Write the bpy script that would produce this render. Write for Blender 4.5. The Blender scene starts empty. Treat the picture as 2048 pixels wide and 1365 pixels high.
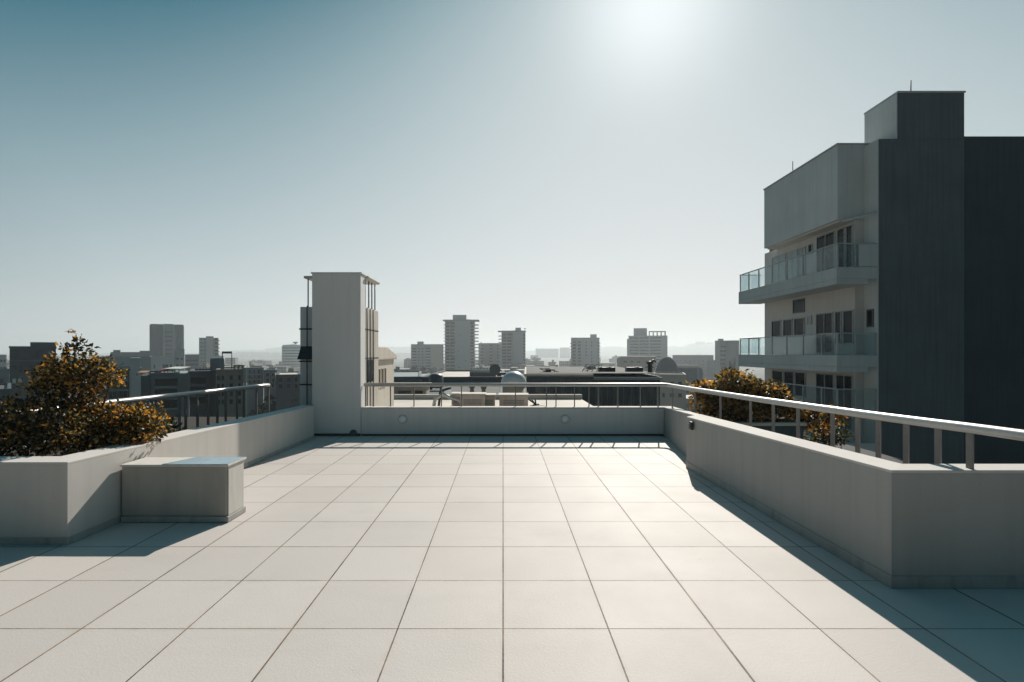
import bpy, bmesh, math, random
from mathutils import Vector, Matrix
C = bpy.context
S = C.scene
COL = S.collection
F = 1000.0            # focal length in pixels of the 2048 px wide photo
EYE = 1.6
CX, HY = 1006.0, 705.0
SUN_EL, SUN_AZ = math.radians(34.4), math.radians(16.65)

def wx(px, d): return (px - CX) / F * d
def wz(py, d): return EYE - (py - HY) / F * d

# ------------------------------------------------------------------ materials
def mat(name):
    m = bpy.data.materials.new(name); m.use_nodes = True
    nt = m.node_tree
    return m, nt, nt.nodes['Principled BSDF']

def N(nt, t, **kw):
    n = nt.nodes.new(t)
    for k, v in kw.items(): setattr(n, k, v)
    return n

def mathn(nt, op, a, b=None, c=None):
    n = N(nt, 'ShaderNodeMath', operation=op)
    for i, v in enumerate((a, b, c)):
        if v is None: continue
        if isinstance(v, (int, float)): n.inputs[i].default_value = v
        else: nt.links.new(v, n.inputs[i])
    return n.outputs[0]

def mapping(nt, scale, coord='pos'):
    if coord == 'pos': src = N(nt, 'ShaderNodeNewGeometry').outputs['Position']
    else: src = N(nt, 'ShaderNodeTexCoord').outputs['Object']
    mp = N(nt, 'ShaderNodeMapping'); mp.inputs['Scale'].default_value = scale
    nt.links.new(src, mp.inputs['Vector'])
    return mp.outputs[0]

def noise(nt, vec, scale=1.0, detail=4, rough=.55):
    n = N(nt, 'ShaderNodeTexNoise'); n.inputs['Scale'].default_value = scale
    n.inputs['Detail'].default_value = detail; n.inputs['Roughness'].default_value = rough
    nt.links.new(vec, n.inputs['Vector']); return n.outputs['Fac']

def mixc(nt, fac, a, b, mode='MIX'):
    n = N(nt, 'ShaderNodeMix', data_type='RGBA', blend_type=mode)
    if isinstance(fac, (int, float)): n.inputs[0].default_value = fac
    else: nt.links.new(fac, n.inputs[0])
    for i, v in ((6, a), (7, b)):
        if isinstance(v, tuple): n.inputs[i].default_value = (*v, 1) if len(v) == 3 else v
        else: nt.links.new(v, n.inputs[i])
    return n.outputs[2]

def ramp(nt, fac, lo, hi):
    n = N(nt, 'ShaderNodeMapRange'); nt.links.new(fac, n.inputs[0])
    n.inputs[1].default_value = lo; n.inputs[2].default_value = hi
    return n.outputs[0]

def scalec(c, k): return tuple(min(1, x * k) for x in c)

def plaster(name, col, blot=.10, streak=.10, rough=.8, bump=.12, spec=.25, fine=60.0, stain=None):
    m, nt, b = mat(name)
    big = noise(nt, mapping(nt, (1, 1, 1)), .9, 5)
    st = noise(nt, mapping(nt, (9, 9, .35)), 1.0, 4)
    fi = noise(nt, mapping(nt, (1, 1, 1)), fine, 3)
    c = mixc(nt, ramp(nt, big, .3, .7), scalec(col, 1 - blot), scalec(col, 1 + blot))
    c = mixc(nt, mathn(nt, 'MULTIPLY', ramp(nt, st, .45, .75), streak * 4), c, scalec(col, .72))
    c = mixc(nt, mathn(nt, 'MULTIPLY', ramp(nt, fi, .4, .8), .12), c, scalec(col, .6))
    if stain:
        s2 = noise(nt, mapping(nt, (5, 5, 1.2)), 1.6, 6, .65)
        c = mixc(nt, mathn(nt, 'MULTIPLY', ramp(nt, s2, .5, .72), stain), c, scalec(col, .45))
    nt.links.new(c, b.inputs['Base Color'])
    b.inputs['Roughness'].default_value = rough
    b.inputs['Specular IOR Level'].default_value = spec
    bp = N(nt, 'ShaderNodeBump'); bp.inputs['Strength'].default_value = bump
    bp.inputs['Distance'].default_value = .004
    h = mathn(nt, 'ADD', fi, mathn(nt, 'MULTIPLY', big, 2.0))
    nt.links.new(h, bp.inputs['Height']); nt.links.new(bp.outputs[0], b.inputs['Normal'])
    return m

def simple(name, col, rough=.6, metal=0.0, spec=.4, var=.12, scale=6.0):
    m, nt, b = mat(name)
    n = noise(nt, mapping(nt, (1, 1, 1)), scale, 4)
    c = mixc(nt, ramp(nt, n, .3, .7), scalec(col, 1 - var), scalec(col, 1 + var))
    nt.links.new(c, b.inputs['Base Color'])
    b.inputs['Roughness'].default_value = rough; b.inputs['Metallic'].default_value = metal
    b.inputs['Specular IOR Level'].default_value = spec
    return m

def glass_dark(name, col=(.008, .014, .018), rough=.2, spec=.12):
    m, nt, b = mat(name)
    n = noise(nt, mapping(nt, (1, 1, 1)), .7, 3)
    c = mixc(nt, ramp(nt, n, .35, .65), scalec(col, .6), scalec(col, 1.6))
    nt.links.new(c, b.inputs['Base Color'])
    b.inputs['Roughness'].default_value = rough; b.inputs['Specular IOR Level'].default_value = spec
    return m

def glass_clear(name, tint=(.87, .93, .94)):
    m, nt, b = mat(name)
    nt.nodes.remove(b)
    out = [n for n in nt.nodes if n.type == 'OUTPUT_MATERIAL'][0]
    t = N(nt, 'ShaderNodeBsdfTransparent'); t.inputs[0].default_value = (*tint, 1)
    g = N(nt, 'ShaderNodeBsdfGlossy'); g.inputs['Roughness'].default_value = .04
    d = N(nt, 'ShaderNodeBsdfDiffuse'); d.inputs[0].default_value = (.30, .36, .37, 1)
    lw = N(nt, 'ShaderNodeLayerWeight'); lw.inputs[0].default_value = .5
    fr = mathn(nt, 'MULTIPLY_ADD', mathn(nt, 'POWER', lw.outputs['Facing'], 4.0), .5, .03)
    m1 = N(nt, 'ShaderNodeMixShader'); m1.inputs[0].default_value = .10
    nt.links.new(t.outputs[0], m1.inputs[1]); nt.links.new(d.outputs[0], m1.inputs[2])
    m2 = N(nt, 'ShaderNodeMixShader')
    nt.links.new(fr, m2.inputs[0])
    nt.links.new(m1.outputs[0], m2.inputs[1]); nt.links.new(g.outputs[0], m2.inputs[2])
    nt.links.new(m2.outputs[0], out.inputs[0])
    return m

def leafmat(name, col, trans, tf):
    m, nt, b = mat(name)
    oi = noise(nt, mapping(nt, (1, 1, 1)), 22.0, 2)
    c = mixc(nt, ramp(nt, oi, .3, .7), scalec(col, .6), scalec(col, 1.4))
    nt.links.new(c, b.inputs['Base Color'])
    b.inputs['Roughness'].default_value = .45; b.inputs['Specular IOR Level'].default_value = .35
    out = [n for n in nt.nodes if n.type == 'OUTPUT_MATERIAL'][0]
    t = N(nt, 'ShaderNodeBsdfTranslucent'); t.inputs[0].default_value = (*trans, 1)
    mx = N(nt, 'ShaderNodeMixShader'); mx.inputs[0].default_value = tf
    nt.links.new(b.outputs[0], mx.inputs[1]); nt.links.new(t.outputs[0], mx.inputs[2])
    nt.links.new(mx.outputs[0], out.inputs[0])
    return m

def tilemat():
    m, nt, b = mat('terrace_tiles')
    T = .61
    pos = N(nt, 'ShaderNodeNewGeometry').outputs['Position']
    wob = noise(nt, mapping(nt, (1, 1, 1)), 38.0, 3)
    sep = N(nt, 'ShaderNodeSeparateXYZ'); nt.links.new(pos, sep.inputs[0])
    u = mathn(nt, 'DIVIDE', mathn(nt, 'ADD', sep.outputs[0], 61.0), T)
    v = mathn(nt, 'DIVIDE', mathn(nt, 'ADD', sep.outputs[1], 61.0 - 2.893), T)
    fu, fv = mathn(nt, 'FRACT', u), mathn(nt, 'FRACT', v)
    du = mathn(nt, 'SUBTRACT', .5, mathn(nt, 'ABSOLUTE', mathn(nt, 'SUBTRACT', fu, .5)))
    dv = mathn(nt, 'SUBTRACT', .5, mathn(nt, 'ABSOLUTE', mathn(nt, 'SUBTRACT', fv, .5)))
    jit = mathn(nt, 'MULTIPLY', mathn(nt, 'SUBTRACT', wob, .5), .006)
    # seam width differs a little from seam to seam
    cu = N(nt, 'ShaderNodeTexWhiteNoise', noise_dimensions='1D'); nt.links.new(mathn(nt, 'ROUND', u), cu.inputs['W'])
    cv = N(nt, 'ShaderNodeTexWhiteNoise', noise_dimensions='1D'); nt.links.new(mathn(nt, 'ROUND', v), cv.inputs['W'])
    wu = mathn(nt, 'MULTIPLY_ADD', cu.outputs[0], .004, .0062)
    wv = mathn(nt, 'MULTIPLY_ADD', cv.outputs[0], .003, .0042)
    gu = ramp(nt, mathn(nt, 'ADD', mathn(nt, 'SUBTRACT', du, wu), jit), 0.0015, -.0015)
    gv = ramp(nt, mathn(nt, 'ADD', mathn(nt, 'SUBTRACT', dv, wv), jit), 0.0015, -.0015)
    seam = mathn(nt, 'MAXIMUM', gu, gv)
    # a tile's own tone
    comb = N(nt, 'ShaderNodeCombineXYZ')
    nt.links.new(mathn(nt, 'FLOOR', u), comb.inputs[0]); nt.links.new(mathn(nt, 'FLOOR', v), comb.inputs[1])
    wn = N(nt, 'ShaderNodeTexWhiteNoise', noise_dimensions='2D'); nt.links.new(comb.outputs[0], wn.inputs['Vector'])
    base = mixc(nt, wn.outputs['Value'], (.54, .495, .460), (.595, .547, .510))
    spk = noise(nt, mapping(nt, (1, 1, 1)), 150.0, 3, .7)
    base = mixc(nt, mathn(nt, 'MULTIPLY', ramp(nt, spk, .45, .75), .28), base, (.36, .33, .30))
    blot = noise(nt, mapping(nt, (1, 1, 1)), 1.3, 6, .62)
    base = mixc(nt, mathn(nt, 'MULTIPLY', ramp(nt, blot, .42, .75), .22), base, (.42, .388, .355))
    dirt = noise(nt, mapping(nt, (1, 1, 1)), 5.0, 6, .7)
    near = ramp(nt, mathn(nt, 'MINIMUM', du, dv), .05, .0)
    base = mixc(nt, mathn(nt, 'MULTIPLY', mathn(nt, 'MULTIPLY', near, ramp(nt, dirt, .45, .75)), .45), base, (.30, .25, .20))
    spots = noise(nt, mapping(nt, (1, 1, 1)), 26.0, 1)
    base = mixc(nt, mathn(nt, 'MULTIPLY', ramp(nt, spots, .80, .84), .6), base, (.18, .15, .12))
    wash = noise(nt, mapping(nt, (.5, 1.6, 1)), .9, 7, .68)
    base = mixc(nt, mathn(nt, 'MULTIPLY', ramp(nt, wash, .52, .62), .13), base, (.40, .375, .348))
    sc = noise(nt, mapping(nt, (1, 1, 1)), 2.2, 4)
    sc2 = mixc(nt, ramp(nt, sc, .4, .65), (.045, .036, .03), (.24, .16, .10))
    c = mixc(nt, seam, base, sc2)
    nt.links.new(c, b.inputs['Base Color'])
    b.inputs['Specular IOR Level'].default_value = .3
    r = mathn(nt, 'MULTIPLY_ADD', blot, .12, .58)
    nt.links.new(r, b.inputs['Roughness'])
    # embossed non-slip pattern and sunk seams
    wv1 = N(nt, 'ShaderNodeTexVoronoi'); wv1.inputs['Scale'].default_value = 75.0
    nt.links.new(mapping(nt, (1, 1, 1)), wv1.inputs['Vector'])
    h = mathn(nt, 'SUBTRACT', mathn(nt, 'MULTIPLY', wv1.outputs['Distance'], .35), mathn(nt, 'MULTIPLY', seam, 2.0))
    h = mathn(nt, 'ADD', h, mathn(nt, 'MULTIPLY', spk, .5))
    bp = N(nt, 'ShaderNodeBump'); bp.inputs['Strength'].default_value = .35; bp.inputs['Distance'].default_value = .004
    nt.links.new(h, bp.inputs['Height']); nt.links.new(bp.outputs[0], b.inputs['Normal'])
    return m

def facade(name, wall, dark=(.03, .04, .05), sx=2.6, sz=3.0, fx=.55, fz=.45):
    """wall with small openings, for low houses too far to have parts"""
    m, nt, b = mat(name)
    tc = N(nt, 'ShaderNodeTexCoord').outputs['Object']
    sep = N(nt, 'ShaderNodeSeparateXYZ'); nt.links.new(tc, sep.inputs[0])
    nrm = N(nt, 'ShaderNodeNewGeometry').outputs['Normal']
    sn = N(nt, 'ShaderNodeSeparateXYZ'); nt.links.new(nrm, sn.inputs[0])
    h = mathn(nt, 'ADD', sep.outputs[0], sep.outputs[1])
    fu = mathn(nt, 'FRACT', mathn(nt, 'DIVIDE', mathn(nt, 'ADD', h, 500.0), sx))
    fv = mathn(nt, 'FRACT', mathn(nt, 'DIVIDE', mathn(nt, 'ADD', sep.outputs[2], .8), sz))
    w = mathn(nt, 'MULTIPLY', mathn(nt, 'LESS_THAN', fu, fx), mathn(nt, 'LESS_THAN', fv, fz))
    w = mathn(nt, 'MULTIPLY', w, mathn(nt, 'LESS_THAN', mathn(nt, 'ABSOLUTE', sn.outputs[2]), .5))
    n = noise(nt, mapping(nt, (1, 1, .3)), .3, 4)
    c = mixc(nt, ramp(nt, n, .3, .7), scalec(wall, .8), scalec(wall, 1.15))
    c = mixc(nt, w, c, dark)
    nt.links.new(c, b.inputs['Base Color']); b.inputs['Roughness'].default_value = .7
    return m

M = {}
M['tile'] = tilemat()
M['white'] = plaster('white_render', (.56, .53, .49), .06, .08)
M['top_layer'] = plaster('lit_top_render', (.60, .565, .53), .06, .04)  # paler than the parapet sides: sunlight on the tops put into the colour
M['greyw'] = plaster('grey_render', (.40, .388, .368), .07, .10)
M['backw'] = plaster('back_render', (.72, .715, .695), .06, .08)
M['skirt'] = plaster('skirting_render', (.40, .385, .36), .16, .12, stain=.6)
M['grout'] = plaster('bitumen_joint', (.07, .065, .06), .2, .1)
M['column'] = plaster('column_render', (.76, .755, .735), .05, .05)
M['boxc'] = plaster('stained_concrete', (.40, .375, .335), .12, .09, stain=.22)
M['boxw'] = plaster('box_cap_render', (.60, .57, .52), .08, .06, stain=.25)
M['steel'] = simple('brushed_steel', (.50, .485, .465), .40, .4, .5, .06, 30)
M['post'] = simple('painted_post', (.20, .19, .18), .5, .3, .5, .1, 20)
M['sheet'] = simple('zinc_sheet', (.55, .66, .70), .22, .9, .5, .08, 5)
M['lamp'] = simple('opal_lamp', (.85, .86, .85), .35, 0, .5, .05)
M['dark'] = simple('dark_fitting', (.035, .036, .036), .5)
M['panel'] = plaster('stair_panel', (.62, .66, .67), .06, .10)
M['cream'] = plaster('cream_render', (.60, .55, .48), .08, .16, stain=.25)
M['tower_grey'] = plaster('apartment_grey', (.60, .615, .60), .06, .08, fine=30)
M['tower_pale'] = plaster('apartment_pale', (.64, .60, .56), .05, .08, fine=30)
M['tower_shade'] = plaster('apartment_shade', (.048, .072, .088), .12, .16, fine=30)  # darker than the gable: the wing's shade is put into this colour
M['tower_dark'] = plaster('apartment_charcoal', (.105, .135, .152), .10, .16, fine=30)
M['slabg'] = plaster('balcony_render', (.50, .53, .53), .06, .10, fine=30)
M['glassd'] = glass_dark('window_glass')
M['glassb'] = glass_dark('window_glass_blue', (.022, .045, .056), .15, .35)
M['blind'] = simple('pale_blind', (.42, .46, .46), .6)
M['void'] = simple('loggia_shade', (.014, .018, .022), .8)
M['frame'] = simple('window_frame', (.40, .41, .41), .45)
M['framed'] = simple('dark_window_frame', (.10, .11, .115), .45)
M['glassc'] = glass_clear('balcony_glass')
M['bark'] = simple('bark', (.06, .045, .03), .85, var=.3, scale=30)
M['barkpale'] = simple('pale_twig', (.34, .29, .24), .8, var=.2, scale=30)
M['leafd'] = leafmat('leaf_dark', (.028, .030, .018), (.07, .06, .015), .25)
M['leafo'] = leafmat('leaf_orange', (.40, .19, .035), (.75, .34, .04), .45)
M['leafy'] = leafmat('leaf_tan', (.30, .21, .08), (.46, .31, .08), .35)
M['leafg'] = leafmat('leaf_green', (.05, .06, .025), (.10, .11, .02), .3)
M['soil'] = simple('soil', (.03, .024, .018), .95, var=.4, scale=15)
M['ventc'] = simple('grey_vent', (.10, .11, .11), .6)
M['slate'] = simple('matt_slate', (.05, .062, .07), .95, spec=.1)
M['slab'] = plaster('outer_slab', (.05, .052, .055), .15, .1, stain=.4)
M['ground'] = simple('city_ground', (.12, .125, .11), .95, var=.4, scale=.03)
M['hill'] = simple('hill_scrub', (.05, .06, .05), .95, var=.4, scale=.01)
M['tree'] = simple('city_tree_leaf', (.025, .034, .022), .8, var=.5, scale=1.5)
M['bld_a'] = plaster('city_render_a', (.42, .44, .435), .06, .1, fine=3)
M['bld_b'] = plaster('city_render_b', (.27, .31, .315), .06, .1, fine=3)
M['bld_c'] = plaster('city_render_c', (.42, .385, .34), .06, .1, fine=3)
M['bld_d'] = plaster('city_render_d', (.075, .105, .118), .1, .12, fine=3)
M['bld_e'] = plaster('city_render_e', (.14, .18, .195), .1, .12, fine=3)
M['bld_w'] = plaster('city_render_w', (.56, .565, .55), .06, .1, fine=3)
M['brown'] = plaster('city_render_brown', (.25, .225, .20), .1, .12, fine=3)
M['roofd'] = simple('roof_felt', (.09, .095, .09), .9, var=.3, scale=.8)
M['roofl'] = simple('pale_roof_coat', (.55, .50, .44), .8, var=.15, scale=.8)
M['bluewall'] = plaster('blue_grey_cladding', (.075, .105, .12), .12, .14, rough=.5, fine=5)
M['curtain'] = simple('blue_curtain_wall', (.12, .17, .19), .3, 0, .6, .12, .2)
M['dome'] = simple('dome_skin', (.42, .47, .50), .4, 0, .5, .05)
M['domed'] = simple('slate_dome', (.10, .125, .14), .9, spec=.1)
M['red'] = simple('red_awning', (.35, .06, .05), .7)
M['orange'] = simple('orange_tarp', (.50, .24, .12), .7)
M['canopyw'] = simple('white_canopy', (.62, .64, .58), .6)
M['pink'] = plaster('unit_housing', (.55, .475, .42), .08, .12, stain=.35)
M['fac1'] = facade('far_house_pale', (.34, .34, .33))
M['fac2'] = facade('far_house_grey', (.20, .22, .22), sx=3.1, fx=.6)
M['fac3'] = facade('far_house_warm', (.32, .28, .24), sx=2.2, fx=.5)

# ------------------------------------------------------------------ mesh helpers
class MB:
    def __init__(s): s.bm = bmesh.new(); s.mi = 0
    def quad(s, *pts):
        f = s.bm.faces.new([s.bm.verts.new(p) for p in pts]); f.material_index = s.mi; return s
    def box(s, x0, x1, y0, y1, z0, z1):
        v = [s.bm.verts.new(p) for p in ((x0,y0,z0),(x1,y0,z0),(x1,y1,z0),(x0,y1,z0),(x0,y0,z1),(x1,y0,z1),(x1,y1,z1),(x0,y1,z1))]
        for q in ((3,2,1,0),(4,5,6,7),(0,1,5,4),(1,2,6,5),(2,3,7,6),(3,0,4,7)):
            s.bm.faces.new([v[i] for i in q]).material_index = s.mi
        return s
    def prism(s, poly, z0, z1):
        """poly CCW from above; z1 a number or one height per vertex"""
        n = len(poly); zt = z1 if isinstance(z1, (list, tuple)) else [z1] * n
        lo = [s.bm.verts.new((p[0], p[1], z0)) for p in poly]
        hi = [s.bm.verts.new((p[0], p[1], zt[i])) for i, p in enumerate(poly)]
        s.bm.faces.new(lo[::-1]).material_index = s.mi; s.bm.faces.new(hi).material_index = s.mi
        for i in range(n):
            j = (i + 1) % n
            s.bm.faces.new((lo[i], lo[j], hi[j], hi[i])).material_index = s.mi
        return s
    def prism_x(s, poly, x0, x1):
        """profile of (y, z) points swept along x"""
        a = [s.bm.verts.new((x0, p[0], p[1])) for p in poly]; b = [s.bm.verts.new((x1, p[0], p[1])) for p in poly]
        n = len(poly)
        s.bm.faces.new(a[::-1]).material_index = s.mi; s.bm.faces.new(b).material_index = s.mi
        for i in range(n):
            j = (i + 1) % n
            s.bm.faces.new((a[i], a[j], b[j], b[i])).material_index = s.mi
        return s
    def prism_y(s, poly, y0, y1):
        a = [s.bm.verts.new((p[0], y0, p[1])) for p in poly]; b = [s.bm.verts.new((p[0], y1, p[1])) for p in poly]
        n = len(poly)
        s.bm.faces.new(a).material_index = s.mi; s.bm.faces.new(b[::-1]).material_index = s.mi
        for i in range(n):
            j = (i + 1) % n
            s.bm.faces.new((a[j], a[i], b[i], b[j])).material_index = s.mi
        return s
    def tube(s, pts, r, seg=12, r2=None):
        pts = [Vector(p) for p in pts]; rings = []; n = len(pts)
        for i, p in enumerate(pts):
            t = (pts[min(i+1, n-1)] - pts[max(i-1, 0)]).normalized()
            u = t.cross(Vector((0,0,1)))
            if u.length < 1e-3: u = Vector((1,0,0))
            u.normalize(); w = u.cross(t)
            rr = r if r2 is None else r + (r2 - r) * i / (n - 1)
            rings.append([s.bm.verts.new(p + (u * math.cos(2*math.pi*k/seg) + w * math.sin(2*math.pi*k/seg)) * rr) for k in range(seg)])
        for a, b in zip(rings, rings[1:]):
            for k in range(seg):
                f = s.bm.faces.new((a[k], a[(k+1) % seg], b[(k+1) % seg], b[k])); f.material_index = s.mi; f.smooth = True
        s.bm.faces.new(rings[0][::-1]).material_index = s.mi; s.bm.faces.new(rings[-1]).material_index = s.mi
        return s
    def lathe(s, prof, c=(0,0,0), seg=32, axis='z'):
        rings = []
        for r, h in prof:
            ring = []
            for k in range(seg):
                a = 2*math.pi*k/seg
                p = (r*math.cos(a), r*math.sin(a), h)
                if axis == '-y': p = (r*math.cos(a), -h, r*math.sin(a))
                if axis == '-x': p = (-h, r*math.cos(a), r*math.sin(a))
                ring.append(s.bm.verts.new((p[0]+c[0], p[1]+c[1], p[2]+c[2])))
            rings.append(ring)
        for a, b in zip(rings, rings[1:]):
            for k in range(seg):
                f = s.bm.faces.new((a[k], a[(k+1)%seg], b[(k+1)%seg], b[k])); f.material_index = s.mi; f.smooth = True
        s.bm.faces.new(rings[0][::-1]).material_index = s.mi; s.bm.faces.new(rings[-1]).material_index = s.mi
        return s
    def build(s, name, mats, parent=None, loc=(0,0,0), rz=0, bevel=0, seg=2, fix=True):
        if fix: bmesh.ops.recalc_face_normals(s.bm, faces=s.bm.faces[:])
        me = bpy.data.meshes.new(name); s.bm.to_mesh(me); s.bm.free()
        for m in (mats if isinstance(mats, (list, tuple)) else [mats]): me.materials.append(m)
        return link(name, me, parent, loc, rz, bevel, seg)

def link(name, me, parent=None, loc=(0,0,0), rz=0, bevel=0, seg=2):
    o = bpy.data.objects.new(name, me); COL.objects.link(o)
    o.location = loc; o.rotation_euler = (0, 0, rz)
    if parent: o.parent = parent
    if bevel:
        b = o.modifiers.new('bevel', 'BEVEL'); b.width = bevel; b.segments = seg; b.limit_method = 'ANGLE'
        b.harden_normals = False
    return o

def tag(o, label=None, cat=None, group=None, kind=None):
    if label: o['label'] = label
    if cat: o['category'] = cat
    if group: o['group'] = group
    if kind: o['kind'] = kind
    return o

def thing(name, label, cat, loc=(0,0,0), rz=0, group=None):
    o = bpy.data.objects.new(name, None); COL.objects.link(o)
    o.empty_display_size = .2; o.location = loc; o.rotation_euler = (0, 0, rz)
    return tag(o, label, cat, group)

def dup(o, parent, loc, rz=None):
    c = o.copy(); COL.objects.link(c); c.parent = parent; c.location = loc
    if rz is not None: c.rotation_euler = (0, 0, rz)
    return c

# ------------------------------------------------------------------ ground, terrace
tag(MB().box(-9000, 9000, -400, 9000, -27, -26).build('ground', M['ground']), kind='structure')
# the terrace, the slab of the building it tops
tag(MB().prism([(-9.5, -6), (9.5, -6), (9.5, 3.62), (3.42, 3.62), (3.42, 9.86), (-9.5, 9.86)], -.35, 0).build('terrace_floor', M['tile']), kind='structure')
tag(MB().prism([(-9.4, -5.9), (9.4, -5.9), (9.4, 3.5), (3.3, 3.5), (3.3, 9.8), (-9.4, 9.8)], -25.99, -.352).build('lower_storeys', M['bld_e']), kind='structure')
tag(MB().box(-6.5, -3.9, 9.865, 12.0, -.5, -.02).box(3.45, 8.2, 9.2, 12.4, -1.0, -.60).build('outer_ledge', M['slab']), kind='structure')
tag(MB().box(-9.0, -3.93, 4.45, 9.3, .003, .40).build('planting_soil', M['soil']), kind='structure')

def wall_strip(mb, pairs, z0, cap0=True, cap1=True):
    """pairs of (inner, outer) = ((x, y), (x, y), z_top)"""
    for (i0, o0, t0), (i1, o1, t1) in zip(pairs, pairs[1:]):
        mb.quad((*i0, t0), (*i1, t1), (*o1, t1), (*o0, t0))
        mb.quad((*i0, z0), (*i1, z0), (*i1, t1), (*i0, t0))
        mb.quad((*o1, z0), (*o0, z0), (*o0, t0), (*o1, t1))
    for on, (i, o, t) in ((cap0, pairs[0]), (cap1, pairs[-1])):
        if on: mb.quad((*i, z0), (*o, z0), (*o, t), (*i, t))
    bmesh.ops.remove_doubles(mb.bm, verts=mb.bm.verts[:], dist=1e-4)

def offset_strip(path, w):
    """footprint ring pushed w metres to the left of a path"""
    out = []
    for k, p in enumerate(path):
        a = Vector(path[max(k-1, 0)]); b = Vector(path[min(k+1, len(path)-1)]); p = Vector(p)
        d1 = (p - a).normalized() if k else (b - p).normalized()
        d2 = (b - p).normalized() if k < len(path)-1 else d1
        n1 = Vector((-d1.y, d1.x)); n2 = Vector((-d2.y, d2.x)); n = n1 + n2
        n = n / max(n.dot(n1), .3)
        out.append(tuple(p + n * w))
    return out

def skirting(parent, path, w=.012, h=.10, name='skirting', m='skirt'):
    off = offset_strip(path, w); mb = MB()
    wall_strip(mb, [(o, p, h) for p, o in zip(path, off)], .002)
    return mb.build(name, M[m], parent, bevel=.003)

def top_layer(parent, loc, pairs, t=.021):  # separate top layer, added so parapet tops carry a sunlit tone
    mb = MB(); n = len(pairs)
    for k in range(n - 1):
        (i0, o0, t0), (i1, o1, t1) = pairs[k], pairs[k+1]
        for a, b, z in ((i0, i1, 0), ):
            mb.quad((*i0, t0), (*i1, t1), (*o1, t1), (*o0, t0)); mb.quad((*i0, t0-t), (*o0, t0-t), (*o1, t1-t), (*i1, t1-t))
            mb.quad((*i0, t0-t), (*i1, t1-t), (*i1, t1), (*i0, t0)); mb.quad((*o1, t1-t), (*o0, t0-t), (*o0, t0), (*o1, t1))
    for i, o, z in (pairs[0], pairs[-1]): mb.quad((*i, z-t), (*o, z-t), (*o, z), (*i, z))
    bmesh.ops.remove_doubles(mb.bm, verts=mb.bm.verts[:], dist=1e-4)
    return mb.build('top_layer', M['top_layer'], parent, loc, bevel=.004)
# right parapet
A, B, Cc, D = (2.634, 3.39), (9.3, 3.39), (9.3, 3.59), (2.866, 3.59)
E, Fp, G, H_, I = (2.86, 7.24), (3.30, 9.80), (3.085, 9.575), (2.74, 7.135), (2.553, 6.957)
pr = thing('parapet_wall', 'long grey rendered parapet along the right side, bending round at its near corner', 'parapet', (2.7, 5, 0))
mb = MB()
wall_strip(mb, [(B, Cc, .7788), (A, D, .7788), (I, E, .6838)], 0)
mb.build('wall_body', M['greyw'], pr, (-2.7, -5, 0), bevel=.001)
top_layer(pr, (-2.7, -5, 0), [(B, Cc, .80), (A, D, .80), (I, E, .705)])
mb = MB(); wall_strip(mb, [(H_, E, .678), (G, Fp, .526)], 0)
mb.build('wall_return', M['greyw'], pr, (-2.7, -5, 0), bevel=.001)
top_layer(pr, (-2.7, -5, 0), [(H_, E, .70), (G, Fp, .548)])
s = skirting(pr, [B, A, I], .010, .085); s.location = (-2.7, -5, 0)
# left parapet
pl = thing('parapet_wall', 'long white rendered parapet along the left side, meeting the metal topped box', 'parapet', (-3.7, 6, 0))
mb = MB()
LP = [((-9.3, 4.156), (-9.3, 4.40), .686), ((-3.62, 4.156), (-3.89, 4.40), .686), ((-3.515, 9.3), (-3.77, 9.45), .605)]
wall_strip(mb, [(i, o, z - .0212) for i, o, z in LP], 0)
mb.build('wall_body', M['white'], pl, (3.7, -6, 0), bevel=.001)
top_layer(pl, (3.7, -6, 0), LP)
s = skirting(pl, [(-9.3, 4.156), (-3.62, 4.156), (-3.516, 9.29)], -.010, .06); s.location = (3.7, -6, 0)
# back parapet
pb = thing('parapet_wall', 'low grey rendered back parapet with two round lamps, under the straight rail', 'parapet', (0, 9.6, 0))
MB().prism([(-2.715, 9.58), (3.08, 9.58), (3.292, 9.80), (-2.715, 9.80)], 0, .526).build('wall_body', M['backw'], pb, (0, -9.6, 0), bevel=.004)
MB().prism([(-2.715, 9.577), (3.076, 9.577), (3.288, 9.80), (-2.715, 9.80)], .527, .546).build('top_layer', M['top_layer'], pb, (0, -9.6, 0), bevel=.006)
MB().box(-2.71, 3.07, 9.555, 9.577, .002, .035).build('skirting', M['grout'], pb, (0, -9.6, 0), bevel=.004)

# round bulkhead lamps on the back parapet
for px, lab in ((805.5, 'round white wall lamp nearer the tall grey column'), (1130.5, 'round white wall lamp farther from the column, below the dark long block')):
    x = wx(px, 9.56); t = thing('wall_lamp', lab, 'wall lamp', (x, 9.578, wz(839, 9.56)), 0, 'round lamps on the back parapet')
    MB().lathe([(.085, 0), (.085, .022), (.078, .028)], axis='-y').build('base_ring', M['top_layer'], t)
    MB().lathe([(.072, .029), (.070, .05), (.055, .072), (.03, .084), (.004, .088)], axis='-y').build('lens', M['lamp'], t)
# the small dark fitting at the jog of the right parapet
t = thing('wall_fitting', 'small dark oblong wall light on the right parapet by its jog', 'wall light', (2.547, 6.72, wz(849, 6.85)))
MB().box(-.035, 0, -.045, .045, -.055, .055).build('housing', M['dark'], t, bevel=.012)
MB().box(-.043, -.036, -.03, .03, -.04, .03).build('lens', M['framed'], t, bevel=.003)

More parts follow.
